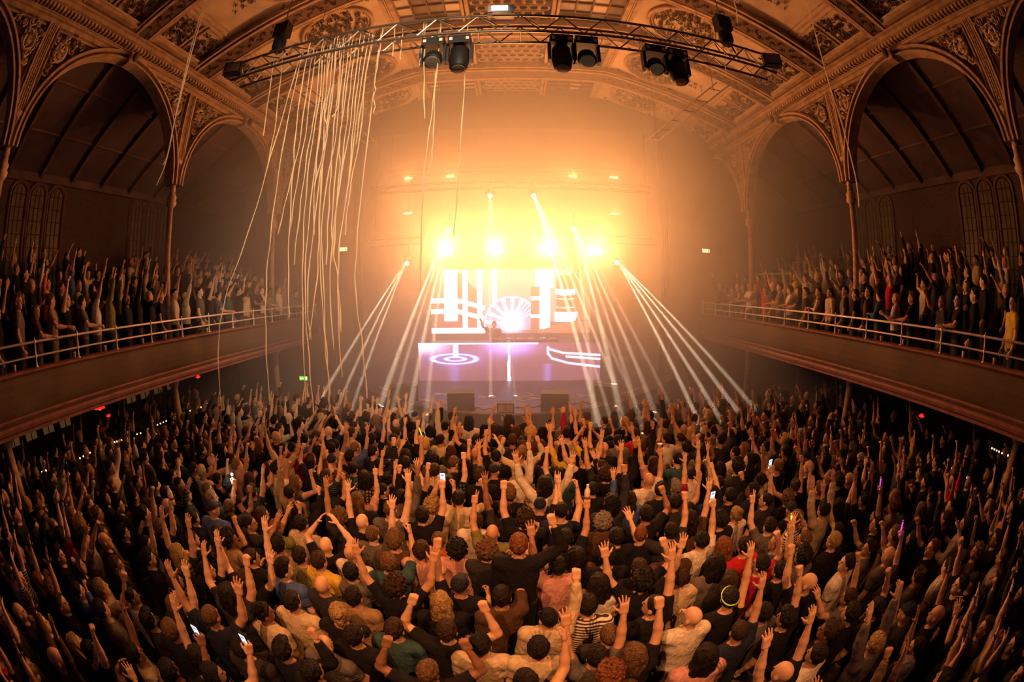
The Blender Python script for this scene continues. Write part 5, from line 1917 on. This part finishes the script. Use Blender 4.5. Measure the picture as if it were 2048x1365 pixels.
# people picked out in the photograph: head position, hair, top and pose
N_ = 'plain'
PICK = [
    (1402, 1082, 'short', 'black', 'white', 'tee', N_, 20), (1297, 962, 'bald', '', 'white', 'tee', N_, 20), (1132, 1075, 'short', 'black', 'black', 'tee', N_, 20), (1752, 1050, 'short', 'black', 'black', 'tee', N_, 20),
    (1785, 1150, 'short', 'dark brown', 'black', 'tee', N_, 20), (812, 930, 'short', 'dark brown', 'black', 'tee', N_, 20), (845, 1035, 'short', 'black', 'black', 'tee', N_, 20), (425, 1345, 'long', 'black', 'black', 'tee', N_, 8),
    (345, 1345, 'short', 'black', 'black', 'tee', N_, 8), (405, 905, 'short', 'black', 'dark grey', 'tee', N_, 20), (1560, 1140, 'short', 'black', 'black', 'tee', N_, 20), (1530, 1000, 'buzz', 'black', 'dark grey', 'tee', N_, 20),
    (325, 1060, 'short', 'light brown', 'black', 'tee', N_, 20),
    (461, 1085, 'curly', 'black', 'tan', 'tee', N_, 0), (605, 1052, 'short', 'dark brown', 'cream', 'tee', N_, 0), (601, 1112, 'short', 'dark brown', 'olive', 'tee', N_, 0), (640, 1125, 'short', 'brown', 'yellow', 'tee', N_, 0),
    (645, 1168, 'bald', '', 'dark grey', 'tee', N_, 0), (703, 1106, 'bald', '', 'white', 'tee', N_, 0), (746, 1070, 'buzz', 'light brown', 'grey', 'tee', N_, 1), (702, 1141, 'short', 'black', 'grey', 'long', N_, 9),
    (708, 1193, 'short', 'dark brown', 'tan', 'tee', N_, 0), (793, 1173, 'curly', 'brown', 'black', 'tee', N_, 3), (883, 1206, 'long', 'blond', 'black', 'tee', N_, 0), (927, 1214, 'short', 'brown', 'dark grey', 'tee', N_, 0),
    (790, 1258, 'short', 'brown', 'teal', 'tee', N_, 0), (895, 1267, 'short', 'brown', 'black', 'tee', N_, 6), (526, 1223, 'short', 'dark brown', 'cream', 'tee', N_, 0), (587, 1208, 'short', 'black', 'cream', 'long', N_, 0),
    (681, 1232, 'bun', 'blond', 'black', 'tank', N_, 0), (710, 1273, 'short', 'dark brown', 'black', 'tee', N_, 0), (648, 1293, 'bald', '', 'grey', 'tee', N_, 9), (567, 1299, 'quiff', 'dark brown', 'black', 'long', N_, 17),
    (488, 1299, 'quiff', 'dark brown', 'dark grey', 'tee', N_, 0), (628, 1346, 'short', 'black', 'black', 'tee', N_, 0), (962, 1293, 'short', 'black', 'cream', 'tee', N_, 0), (857, 1346, 'short', 'light brown', 'black', 'tee', N_, 6),
    (467, 1340, 'short', 'brown', 'olive', 'long', N_, 13), (915, 1100, 'curly', 'black', 'pink', 'tee', N_, 0), (921, 1176, 'cap', '', 'black', 'tee', N_, 11), (975, 1107, 'curly', 'light brown', 'dark grey', 'long', N_, 0),
    (493, 1158, 'long', 'brown', 'black', 'tee', N_, 3), (560, 1092, 'quiff', 'black', 'tan', 'tee', N_, 0), (1095, 1237, 'buzz', 'black', 'cream', 'long', N_, 12), (1175, 1217, 'short', 'dark brown', 'white', 'tee', 'striped', 0),
    (1196, 1173, 'long', 'dark brown', 'white', 'tee', N_, 0), (1077, 1302, 'short', 'black', 'cream', 'tee', N_, 0), (1193, 1311, 'short', 'dark brown', 'grey', 'tee', N_, 14), (1217, 1273, 'buzz', 'light brown', 'dark grey', 'tee', N_, 0),
    (1265, 1313, 'long', 'light brown', 'black', 'tee', N_, 12), (1284, 1167, 'curly', 'black', 'black', 'tee', N_, 3), (1278, 1135, 'short', 'brown', 'black', 'tee', N_, 17), (1215, 1120, 'quiff', 'black', 'black', 'tee', N_, 0),
    (1381, 1237, 'bald', '', 'white', 'long', N_, 9), (1362, 1218, 'long', 'blond', 'dark grey', 'tee', N_, 0), (1457, 1202, 'short', 'black', 'black', 'tank', N_, 1), (1460, 1165, 'long', 'brown', 'black', 'tee', N_, 0),
    (1477, 1264, 'buzz', 'brown', 'navy', 'tee', N_, 1), (1416, 1238, 'curly', 'light brown', 'grey', 'tee', N_, 0), (1407, 1317, 'long', 'dark brown', 'pink', 'tee', N_, 0), (1527, 1223, 'short', 'black', 'grey', 'tee', N_, 0),
    (1518, 1132, 'short', 'dark brown', 'crimson', 'tee', N_, 17), (1488, 1098, 'short', 'black', 'red', 'long', N_, 0), (1445, 1098, 'long', 'ginger', 'black', 'tee', N_, 0), (1345, 1109, 'short', 'black', 'brown', 'tee', N_, 0),
    (1281, 1068, 'buzz', 'ginger', 'black', 'long', N_, 9), (1231, 1079, 'short', 'black', 'black', 'tee', N_, 0), (1150, 1112, 'long', 'dark brown', 'brown', 'tank', N_, 0), (1114, 1137, 'short', 'black', 'pink', 'tee', N_, 2),
    (1428, 1134, 'long', 'black', 'grey', 'long', N_, 0), (1219, 1352, 'curly', 'ginger', 'brown', 'tee', N_, 0), (1572, 1237, 'quiff', 'black', 'black', 'tee', N_, 12), (1561, 1352, 'bald', '', 'black', 'tee', N_, 14),
    (1634, 1307, 'short', 'dark brown', 'white', 'tee', N_, 0), (1652, 1266, 'bun', 'brown', 'black', 'tee', N_, 0), (1604, 1117, 'curly', 'black', 'grey', 'tee', N_, 2), (1562, 1165, 'curly', 'dark brown', 'black', 'tee', N_, 0),
    (1813, 1226, 'cap', '', 'grey', 'tee', N_, 11), (1872, 1232, 'bald', '', 'black', 'tee', N_, 1), (1749, 1221, 'short', 'black', 'black', 'tee', N_, 17), (1698, 1232, 'short', 'dark brown', 'black', 'long', N_, 0),
    (1666, 1085, 'short', 'blond', 'black', 'tee', N_, 0), (1590, 1105, 'short', 'dark brown', 'tan', 'tee', N_, 4), (298, 1120, 'quiff', 'black', 'black', 'tee', N_, 0), (232, 1128, 'short', 'light brown', 'dark grey', 'tee', N_, 0),
    (298, 1238, 'quiff', 'black', 'dark grey', 'long', N_, 8), (207, 1222, 'short', 'black', 'grey', 'tee', N_, 0), (350, 1162, 'short', 'brown', 'tan', 'long', 'checked', 12), (412, 1140, 'short', 'dark brown', 'black', 'tee', N_, 1),
    (398, 1310, 'long', 'dark brown', 'black', 'tank', N_, 2), (124, 1212, 'short', 'brown', 'black', 'tee', N_, 2), (186, 1306, 'short', 'black', 'black', 'tee', N_, 12), (211, 1086, 'bald', '', 'black', 'long', N_, 0),
    (224, 966, 'buzz', 'light brown', 'dark grey', 'tee', N_, 15), (238, 1016, 'quiff', 'black', 'dark grey', 'long', N_, 0), (340, 1070, 'short', 'light brown', 'black', 'tee', N_, 14), (680, 1035, 'curly', 'light brown', 'dark grey', 'tee', N_, 2),
    (690, 1020, 'short', 'dark brown', 'black', 'tee', N_, 7), (725, 1045, 'bald', '', 'black', 'tee', N_, 2), (865, 1010, 'curly', 'blond', 'cream', 'tee', N_, 8), (918, 1000, 'short', 'black', 'cream', 'tee', N_, 6),
    (985, 1065, 'bald', '', 'olive', 'tee', N_, 13), (1010, 1022, 'buzz', 'brown', 'dark grey', 'tee', N_, 2), (952, 1040, 'short', 'brown', 'white', 'tee', N_, 0), (870, 945, 'short', 'brown', 'cream', 'tee', N_, 0),
    (1320, 985, 'short', 'black', 'black', 'long', N_, 0), (1350, 1005, 'short', 'black', 'dark grey', 'tee', N_, 15), (1380, 950, 'buzz', 'dark brown', 'white', 'tee', N_, 1), (1205, 1045, 'curly', 'grey', 'brown', 'tee', N_, 0),
    (1285, 960, 'bald', '', 'white', 'tee', N_, 14), (1530, 895, 'short', 'black', 'white', 'tee', N_, 3), (1470, 905, 'buzz', 'dark brown', 'white', 'tee', N_, 0), (1425, 985, 'short', 'dark brown', 'navy', 'tee', N_, 4),
    (1440, 1045, 'quiff', 'black', 'black', 'tee', N_, 0), (1460, 990, 'short', 'black', 'black', 'long', N_, 17), (1520, 960, 'short', 'dark brown', 'cream', 'tee', N_, 1), (1235, 885, 'short', 'dark brown', 'grey', 'tee', N_, 0),
]
BIGSHOT = (1038, 1094, 'short', 'ginger', 'black', 'long', N_, 17)      # the one lifted above the others


def face_angle(x, y, rg, jit=.35):
    return math.atan2(x * 0.9, 15.0 - y) + rg.uniform(-jit, jit)


JERSEY = []
CARD = ['one', 'two', 'three', 'four', 'five', 'six', 'seven', 'eight', 'nine', 'ten', 'eleven', 'twelve', 'thirteen', 'fourteen', 'fifteen', 'sixteen', 'seventeen', 'eighteen', 'nineteen', 'twenty', 'twenty-one', 'twenty-two']


def people():
    rg = random.Random(21)
    floor, bal = [], []
    taken = []
    for q in PICK + [BIGSHOT]:
        lift = .42 if q is BIGSHOT else 0
        p = at(q[0], q[1], 2, 1.63 + lift)
        sp = rnd_spec(rg)
        sp[:7] = [q[7], 0 if rg.random() < .6 else rg.choice((1, 2)), q[2], q[3], q[4], q[5], q[6]]
        sp[8] = rg.uniform(.98, 1.02)
        if any((p.x - a) ** 2 + (p.y - b) ** 2 < .24 ** 2 for a, b in taken):
            continue
        taken.append((p.x, p.y))
        floor.append([p.x, p.y, lift, face_angle(p.x, p.y, rg, .15), sp, q is BIGSHOT])
    # the rest of the floor
    tries = 0
    while tries < 26000 and len(taken) < 760:
        tries += 1
        x, y = rg.uniform(-10.6, 10.6), rg.uniform(-.9, 10.9)
        if y > min(edge_y(x) - 2.0, 10.3):
            continue
        if abs(x) > 8.2 and rg.random() > .10 or abs(x) > 6.6 and rg.random() > .7:
            continue
        if y < 1.25 and abs(x) < 2.6:
            continue
        gap = .38 if abs(x) < 6 else .43
        if any((x - a) ** 2 + (y - b) ** 2 < gap ** 2 for a, b in taken):
            continue
        if any(abs(x - s * XC) < .3 and abs(y - cy_) < .3 for s in (-1, 1) for cy_ in COLY):
            continue
        if math.hypot(x, y) < 1.4 or (y < 0.6 and abs(x) < 3.0):
            continue
        taken.append((x, y))
        floor.append([x, y, 0, face_angle(x, y, rg), rnd_spec(rg, .52), False])
    # balconies: the rail row, then the tiers behind
    for s in (-1, 1):
        xb = XR if s > 0 else -XL
        for row in range(5):
            X = s * (xb + .38 + (0 if row == 0 else .82 + .9 * (row - 1) + .35))
            zf = Z(-1.375)
            if row >= 1:
                zf = Z(-1.375) + .36 * row - (.36 if abs(X) < xb + 1.15 else 0)
            y = 1.3 + rg.random() * .3 - (.6 if row else 0)
            while y < 14.8:
                if not any(abs(X - s * XC) < .28 and abs(y - cy_) < .28 for cy_ in COLY):
                    if rg.random() < (.97 if row == 0 else .86 if row < 4 else .6):
                        f = math.atan2(X * .9, 15.5 - y) + rg.uniform(-.3, .3) if row else math.atan2(X * .9, 14.0 - y) + rg.uniform(-.2, .35) * s
                        bal.append([X + rg.uniform(-.06, .06), y, zf, f, rnd_spec(rg, .55, row == 0), row, s])
                y += rg.uniform(.38, .56) if row == 0 else rg.uniform(.42, .66)

    def seen(p, hz):
        v = Vector((p[0], p[1], p[2] + hz)) - Vector((0, 0, H))
        c = cam.matrix_world.to_3x3().inverted() @ v
        d = v.length
        th = math.acos(max(-1, min(1, -c.z / d)))
        r = 2 * 853.3 * math.sin(th / 2)
        hyp = math.hypot(c.x, c.y)
        px, py = 1024 + r * c.x / hyp, 682.5 - r * c.y / hyp
        return px, py, d
    cand = []
    for p in floor:
        px, py, d = seen(p, 1.65)
        if -25 < px < 2073 and py < 1400:
            w = d * (1.0 if p[0] ** 2 < 60 else 1.12)
            cand.append((w - (100 if p[5] else 0), 'f', p, px, py))
        else:
            p.append(None)
    for p in bal:
        px, py, d = seen(p, 1.5)
        if -25 < px < 2073:
            w = d * (.74 if p[5] == 0 else 1.0 if p[5] == 1 else 1.25)
            cand.append((w, 'b', p, px, py))
    # clothes the photograph shows on the balconies
    for tx, ty, row, top_, style in ((90, 600, None, 'orange', 'long'), (247, 585, 1, 'cream', 'long'), (2015, 690, 0, 'yellow', 'tee'), (200, 610, 0, 'white', 'tee'), (55, 640, 0, 'grey', 'tee'), (378, 590, 0, 'cream', 'long'), (1835, 600, 1, 'white', 'tank'),
                                     (1895, 600, 0, 'dark grey', 'tee'), (1955, 610, 0, 'black', 'long'), (1670, 600, 0, 'cream', 'tee'), (1575, 600, 0, 'white', 'tee'), (1740, 580, 0, 'brown', 'long')):
        q = min((c for c in cand if c[1] == 'b' and (row is None or c[2][5] == row)), key=lambda c: (c[3] - tx) ** 2 + (c[4] - ty) ** 2)
        q[2][4][4], q[2][4][5], q[2][4][6] = top_, style, 'plain'
        cand[cand.index(q)] = (1.0,) + q[1:]
        if tx == 247:
            q[2][4][0] = 3
            jersey = q[2]
    cand.sort(key=lambda c: c[0])
    single, rest = cand[:298], cand[298:]
    # labels: look and pose, then the place in a countable row
    rows = {}
    for c in single:
        if c[1] == 'f':
            if c[2][5]:
                continue
            b = int(max(0, c[2][1] + .9) / .55)
            rows.setdefault(('f', b), []).append(c)
        else:
            rows.setdefault(('b', c[2][6], c[2][5]), []).append(c)
    ordw = ORD
    fr = sorted(k for k in rows if k[0] == 'f')
    for key, L in rows.items():
        if key[0] == 'f':
            L.sort(key=lambda c: c[2][0])
        else:
            L.sort(key=lambda c: c[2][1])
        for i, c in enumerate(L):
            pi, ti, hs, hc, tcn, ts, pat, sk, ht = c[2][4]
            core = '%s, %s, %s' % (hair_words(hs, hc), top_words(tcn, ts, pat), POSES[pi][2])
            if key[0] == 'f':
                tail = 'floor row %s from camera, %s from left' % (CARD[fr.index(key)], ordw[i])
            else:
                tail = '%s balcony %s, %s from camera' % ('left' if key[1] < 0 else 'right', 'rail' if key[2] == 0 else 'tier %s' % CARD[key[2] - 1], ordw[i])
            c[2].append((core, tail))
    made = []
    JERSEY.append(jersey)
    for w, kd, p, px, py in single:
        if kd == 'f' and p[5]:
            lab = 'ginger-haired person in black lifted above the crowd, seen from behind near the middle'
        else:
            core, tail = p[-1]
            words = (core + ', ' + tail).split()
            if len(words) > 16:                                  # drop the least telling words first
                core = ', '.join(core.split(', ')[:2])
                words = (core + ', ' + tail).split()
            if len(words) > 16:
                core = core.split(', ')[1]
            lab = core + ', ' + tail
        g = 'crowd on the dance floor' if kd == 'f' else 'people on the %s balcony' % ('left' if p[6] < 0 else 'right')
        made.append((make_person(p[0], p[1], p[2], p[3], p[4], lab, g), kd, p, px, py))
    # everybody further off: one mass
    Vs, Fs, Cs, n = [], [], [], 0
    cache = {}

    def raw(kind, *a):
        k = (kind,) + a
        if k not in cache:
            cache[k] = body(a[0], *TURNS[a[1]], 1) if kind == 'b' else top(a[0], a[1], 1)
        return cache[k]
    for w, kd, p, px, py in rest:
        pi, ti, hs, hc, tcn, ts, pat, sk, ht = p[4]
        parts = [(raw('b', pi, ti), SK[sk]), (raw('t', pi, ts), CC[tcn])]
        if kd == 'b' or w < 0:
            parts.append((_trou1, LEGC[(pi + sk) % 4]))
        if hs != 'bald':
            hv, hf = _hairraw[1][hs]
            parts.append(((rot_head(hv, *TURNS[ti]) + NECK, hf), HC[hc] if hs != 'cap' else CC['navy']))
        ca, sa = math.cos(p[3]), math.sin(p[3])
        M = np.array(((ca, -sa, 0), (sa, ca, 0), (0, 0, 1))) * ht
        for (v, f), c in parts:
            Vs.append(v @ M.T + np.array((p[0], p[1], p[2])))
            Fs.append(f + n)
            n += len(v)
            Cs.append(np.tile(np.array((*c, 1.0), np.float32), (len(v), 1)))
    me = np_mesh('crowd', np.concatenate(Vs), np.concatenate(Fs), ['crowdcol'])
    a = me.color_attributes.new('col', 'FLOAT_COLOR', 'POINT')
    a.data.foreach_set('color', np.concatenate(Cs).ravel())
    o = link('crowd', me, None, kind='stuff')
    o['label'] = 'rest of the dancing crowd further off on the floor and the balcony tiers'
    print('PEOPLE', len(single), 'rest', len(rest), 'verts', n)
    return made


MADE = people()


# ------------------------------------------------------------------ what people hold or wear
def hand_world(o, pi, s):
    L, Rr, _ = POSES[pi]
    k = Rr if s > 0 else L
    S, Ep, W, U, Fv, hd = arm_pts(k, s)
    bpy.context.view_layer.update()
    q = W + unit(Fv + np.array((0, .05, 0))) * .115
    if k == 'toast':
        q = q + np.array((0, .035, 0))
    else:
        q = q + np.array((-s * .035, 0, 0))
    return o.matrix_world @ Vector(q)


def held(px, py, kind, label):
    c = min((m for m in MADE if m[1] == 'f' and not m[2][5] and POSES[m[2][4][0]][1] in ('toast', 'phone')), key=lambda m: (m[3] - px) ** 2 + (m[4] - py) ** 2)
    P = hand_world(c[0], c[2][4][0], 1)
    if kind in ('phone', 'flash', 'bluephone'):
        t = thing('phone', label, 'phone', P, c[2][3])
        MB().box((0, 0, .03), (.075, .009, .15)).build('body', 'black', t)
        MB().box((0, -.006, .03), (.066, .004, .132)).build('screen', 'phonescreen' if kind != 'flash' else 'black', t)
        if kind == 'flash':
            MB().sphere((.018, -.012, .085), .022, 8, 5).build('torch', 'flash', t)
            light('POINT', tuple(P + Vector((0, -.06, .09))), 4, (1, .93, .7), None, .02, name='torch_light')
        else:
            MB().box((0, -.009, .07), (.05, .002, .03)).build('picture', 'bluebar', t)
    elif kind == 'cup':
        t = thing('plastic_cup', label, 'cup', P)
        MB().lathe([(.030, -.05), (.040, .07), (.043, .072), (.043, .08), (.037, .075), (.028, -.04)], (0, 0, 0), 14).build('cup', 'plasticcup', t, smooth=True)
        MB().lathe([(.033, .0), (.036, .045), (.0, .046)], (0, 0, 0), 12).build('drink', 'wood', t)
    elif kind == 'bottle':
        t = thing('water_bottle', label, 'bottle', P)
        MB().lathe([(.034, -.06), (.036, 0), (.031, .05), (.036, .08), (.034, .12), (.014, .165), (.014, .18)], (0, 0, 0), 14).build('bottle', 'plasticcup', t, smooth=True)
        MB().lathe([(.016, .178), (.016, .20), (.004, .202)], (0, 0, 0), 10).build('cap', 'projwhite', t)
        MB().lathe([(.0365, .01), (.0365, .045)], (0, 0, 0), 14).build('wrapper', 'fasciatrim', t)
    else:
        t = thing('glow_stick', label, 'glow stick', P)
        MB().tube([(.02, 0, -.07), (0, 0, .02), (-.035, 0, .14)], .010, 7).build('tube', {'magenta': 'magenta', 'lime': 'limeglow'}[kind], t, smooth=True)
        MB().tube([(-.035, 0, .138), (-.040, 0, .155)], .012, 7).build('cap', 'projwhite', t)


held(1402, 1082, 'phone', 'bright phone screen held up right of the middle of the crowd')
held(1297, 962, 'cup', 'clear plastic cup held up by a bald person in white')
held(1132, 1075, 'bottle', 'crumpled clear water bottle held up near the middle of the crowd')
held(1752, 1050, 'magenta', 'magenta glow stick held up on the right of the floor, further from the camera')
held(1785, 1150, 'magenta', 'magenta glow stick held up on the right of the floor, nearer the camera')
held(812, 930, 'lime', 'lime glow stick held up left of the stage middle')
held(845, 1035, 'phone', 'small phone with lit screen left of the middle of the crowd')
held(425, 1345, 'phone', 'phone glowing low at the bottom left, nearer the middle')
held(345, 1345, 'bluephone', 'phone glowing low at the bottom left, nearer the edge')
held(405, 905, 'flash', 'phone with a dazzling white torch below the left balcony')
held(1560, 1140, 'lime', 'green glow stick held up at the right of the floor')
held(1530, 1000, 'phone', 'small phone held up beneath the light beams on the right')
held(325, 1060, 'bottle', 'water bottle held up on the left of the floor')

# head band on the dark-haired person in a black vest
c = min((m for m in MADE if m[1] == 'f'), key=lambda m: (m[3] - 1457) ** 2 + (m[4] - 1202) ** 2)
yw, pt = TURNS[c[2][4][1]]
hb = MB().tube([(.094 * math.cos(a), .010 + .113 * math.sin(a), .205 + .03 * math.sin(a)) for a in np.linspace(0, 2 * PI, 25)[:-1]], .008, 5, closed=True).build('headband', 'limeband', c[0], smooth=True)
hb.location = tuple(NECK)
hb.rotation_euler = (Matrix.Rotation(yw, 3, 'Z') @ Matrix.Rotation(pt, 3, 'X')).to_euler()
hb['label'] = 'lime headband'
# the letter on a pale jersey, left balcony
c = next(m for m in MADE if m[2] is JERSEY[0])
fd = bpy.data.curves.new('shirt_letter', 'FONT')
fd.body = 'B'
fd.size = .30
fd.extrude = .004
fd.align_x = 'CENTER'
fd.materials.append(MATS['black'])
fo = bpy.data.objects.new('shirt_letter', fd)
COL.objects.link(fo)
bpy.context.view_layer.update()
_me = bpy.data.meshes.new_from_object(fo.evaluated_get(bpy.context.evaluated_depsgraph_get()))
bpy.data.objects.remove(fo)
lt = link('shirt_letter', _me, c[0], (0, -.135, 1.14), (rad(90), 0, 0))
lt['label'] = 'dark letter on the back of the jersey'

# the performer on a low riser behind the booth
t = thing('stage_riser', 'low black riser behind the booth that the performer stands on', 'riser', (-.6, 16.2, SH))
MB().box((0, 0, .15), (2.4, 1.0, .28)).build('platform', 'black', t)
MB().box((0, 0, .30), (2.4, 1.0, .03)).build('tread', 'stagefloor', t)
make_person(-.66, 15.85, SH + .315, rad(180), [15, 0, 'short', 'black', 'black', 'tee', 'plain', 2, 1.0], 'performer behind the booth with one arm raised, dark against the video wall', None)
# ------------------------------------------------------------------ haze
def haze(name, dens, c, s, label):
    hm = bpy.data.materials.new('haze')
    hm.use_nodes = True
    nt = hm.node_tree
    nt.nodes.remove(nt.nodes['Principled BSDF'])
    v = nt.nodes.new('ShaderNodeVolumeScatter')
    v.inputs['Color'].default_value = (1, 1, 1, 1)
    v.inputs['Density'].default_value = dens
    v.inputs['Anisotropy'].default_value = 0.35
    nt.links.new(v.outputs[0], nt.nodes['Material Output'].inputs['Volume'])
    MATS[name] = hm
    o = MB().box(c, s).build('haze', name, kind='stuff')
    o['label'] = label


haze('stage_haze', 0.080, (0, 14.4, 6.4), (25.4, 12.0, 12.9), 'thick stage haze glowing orange around the blinders')
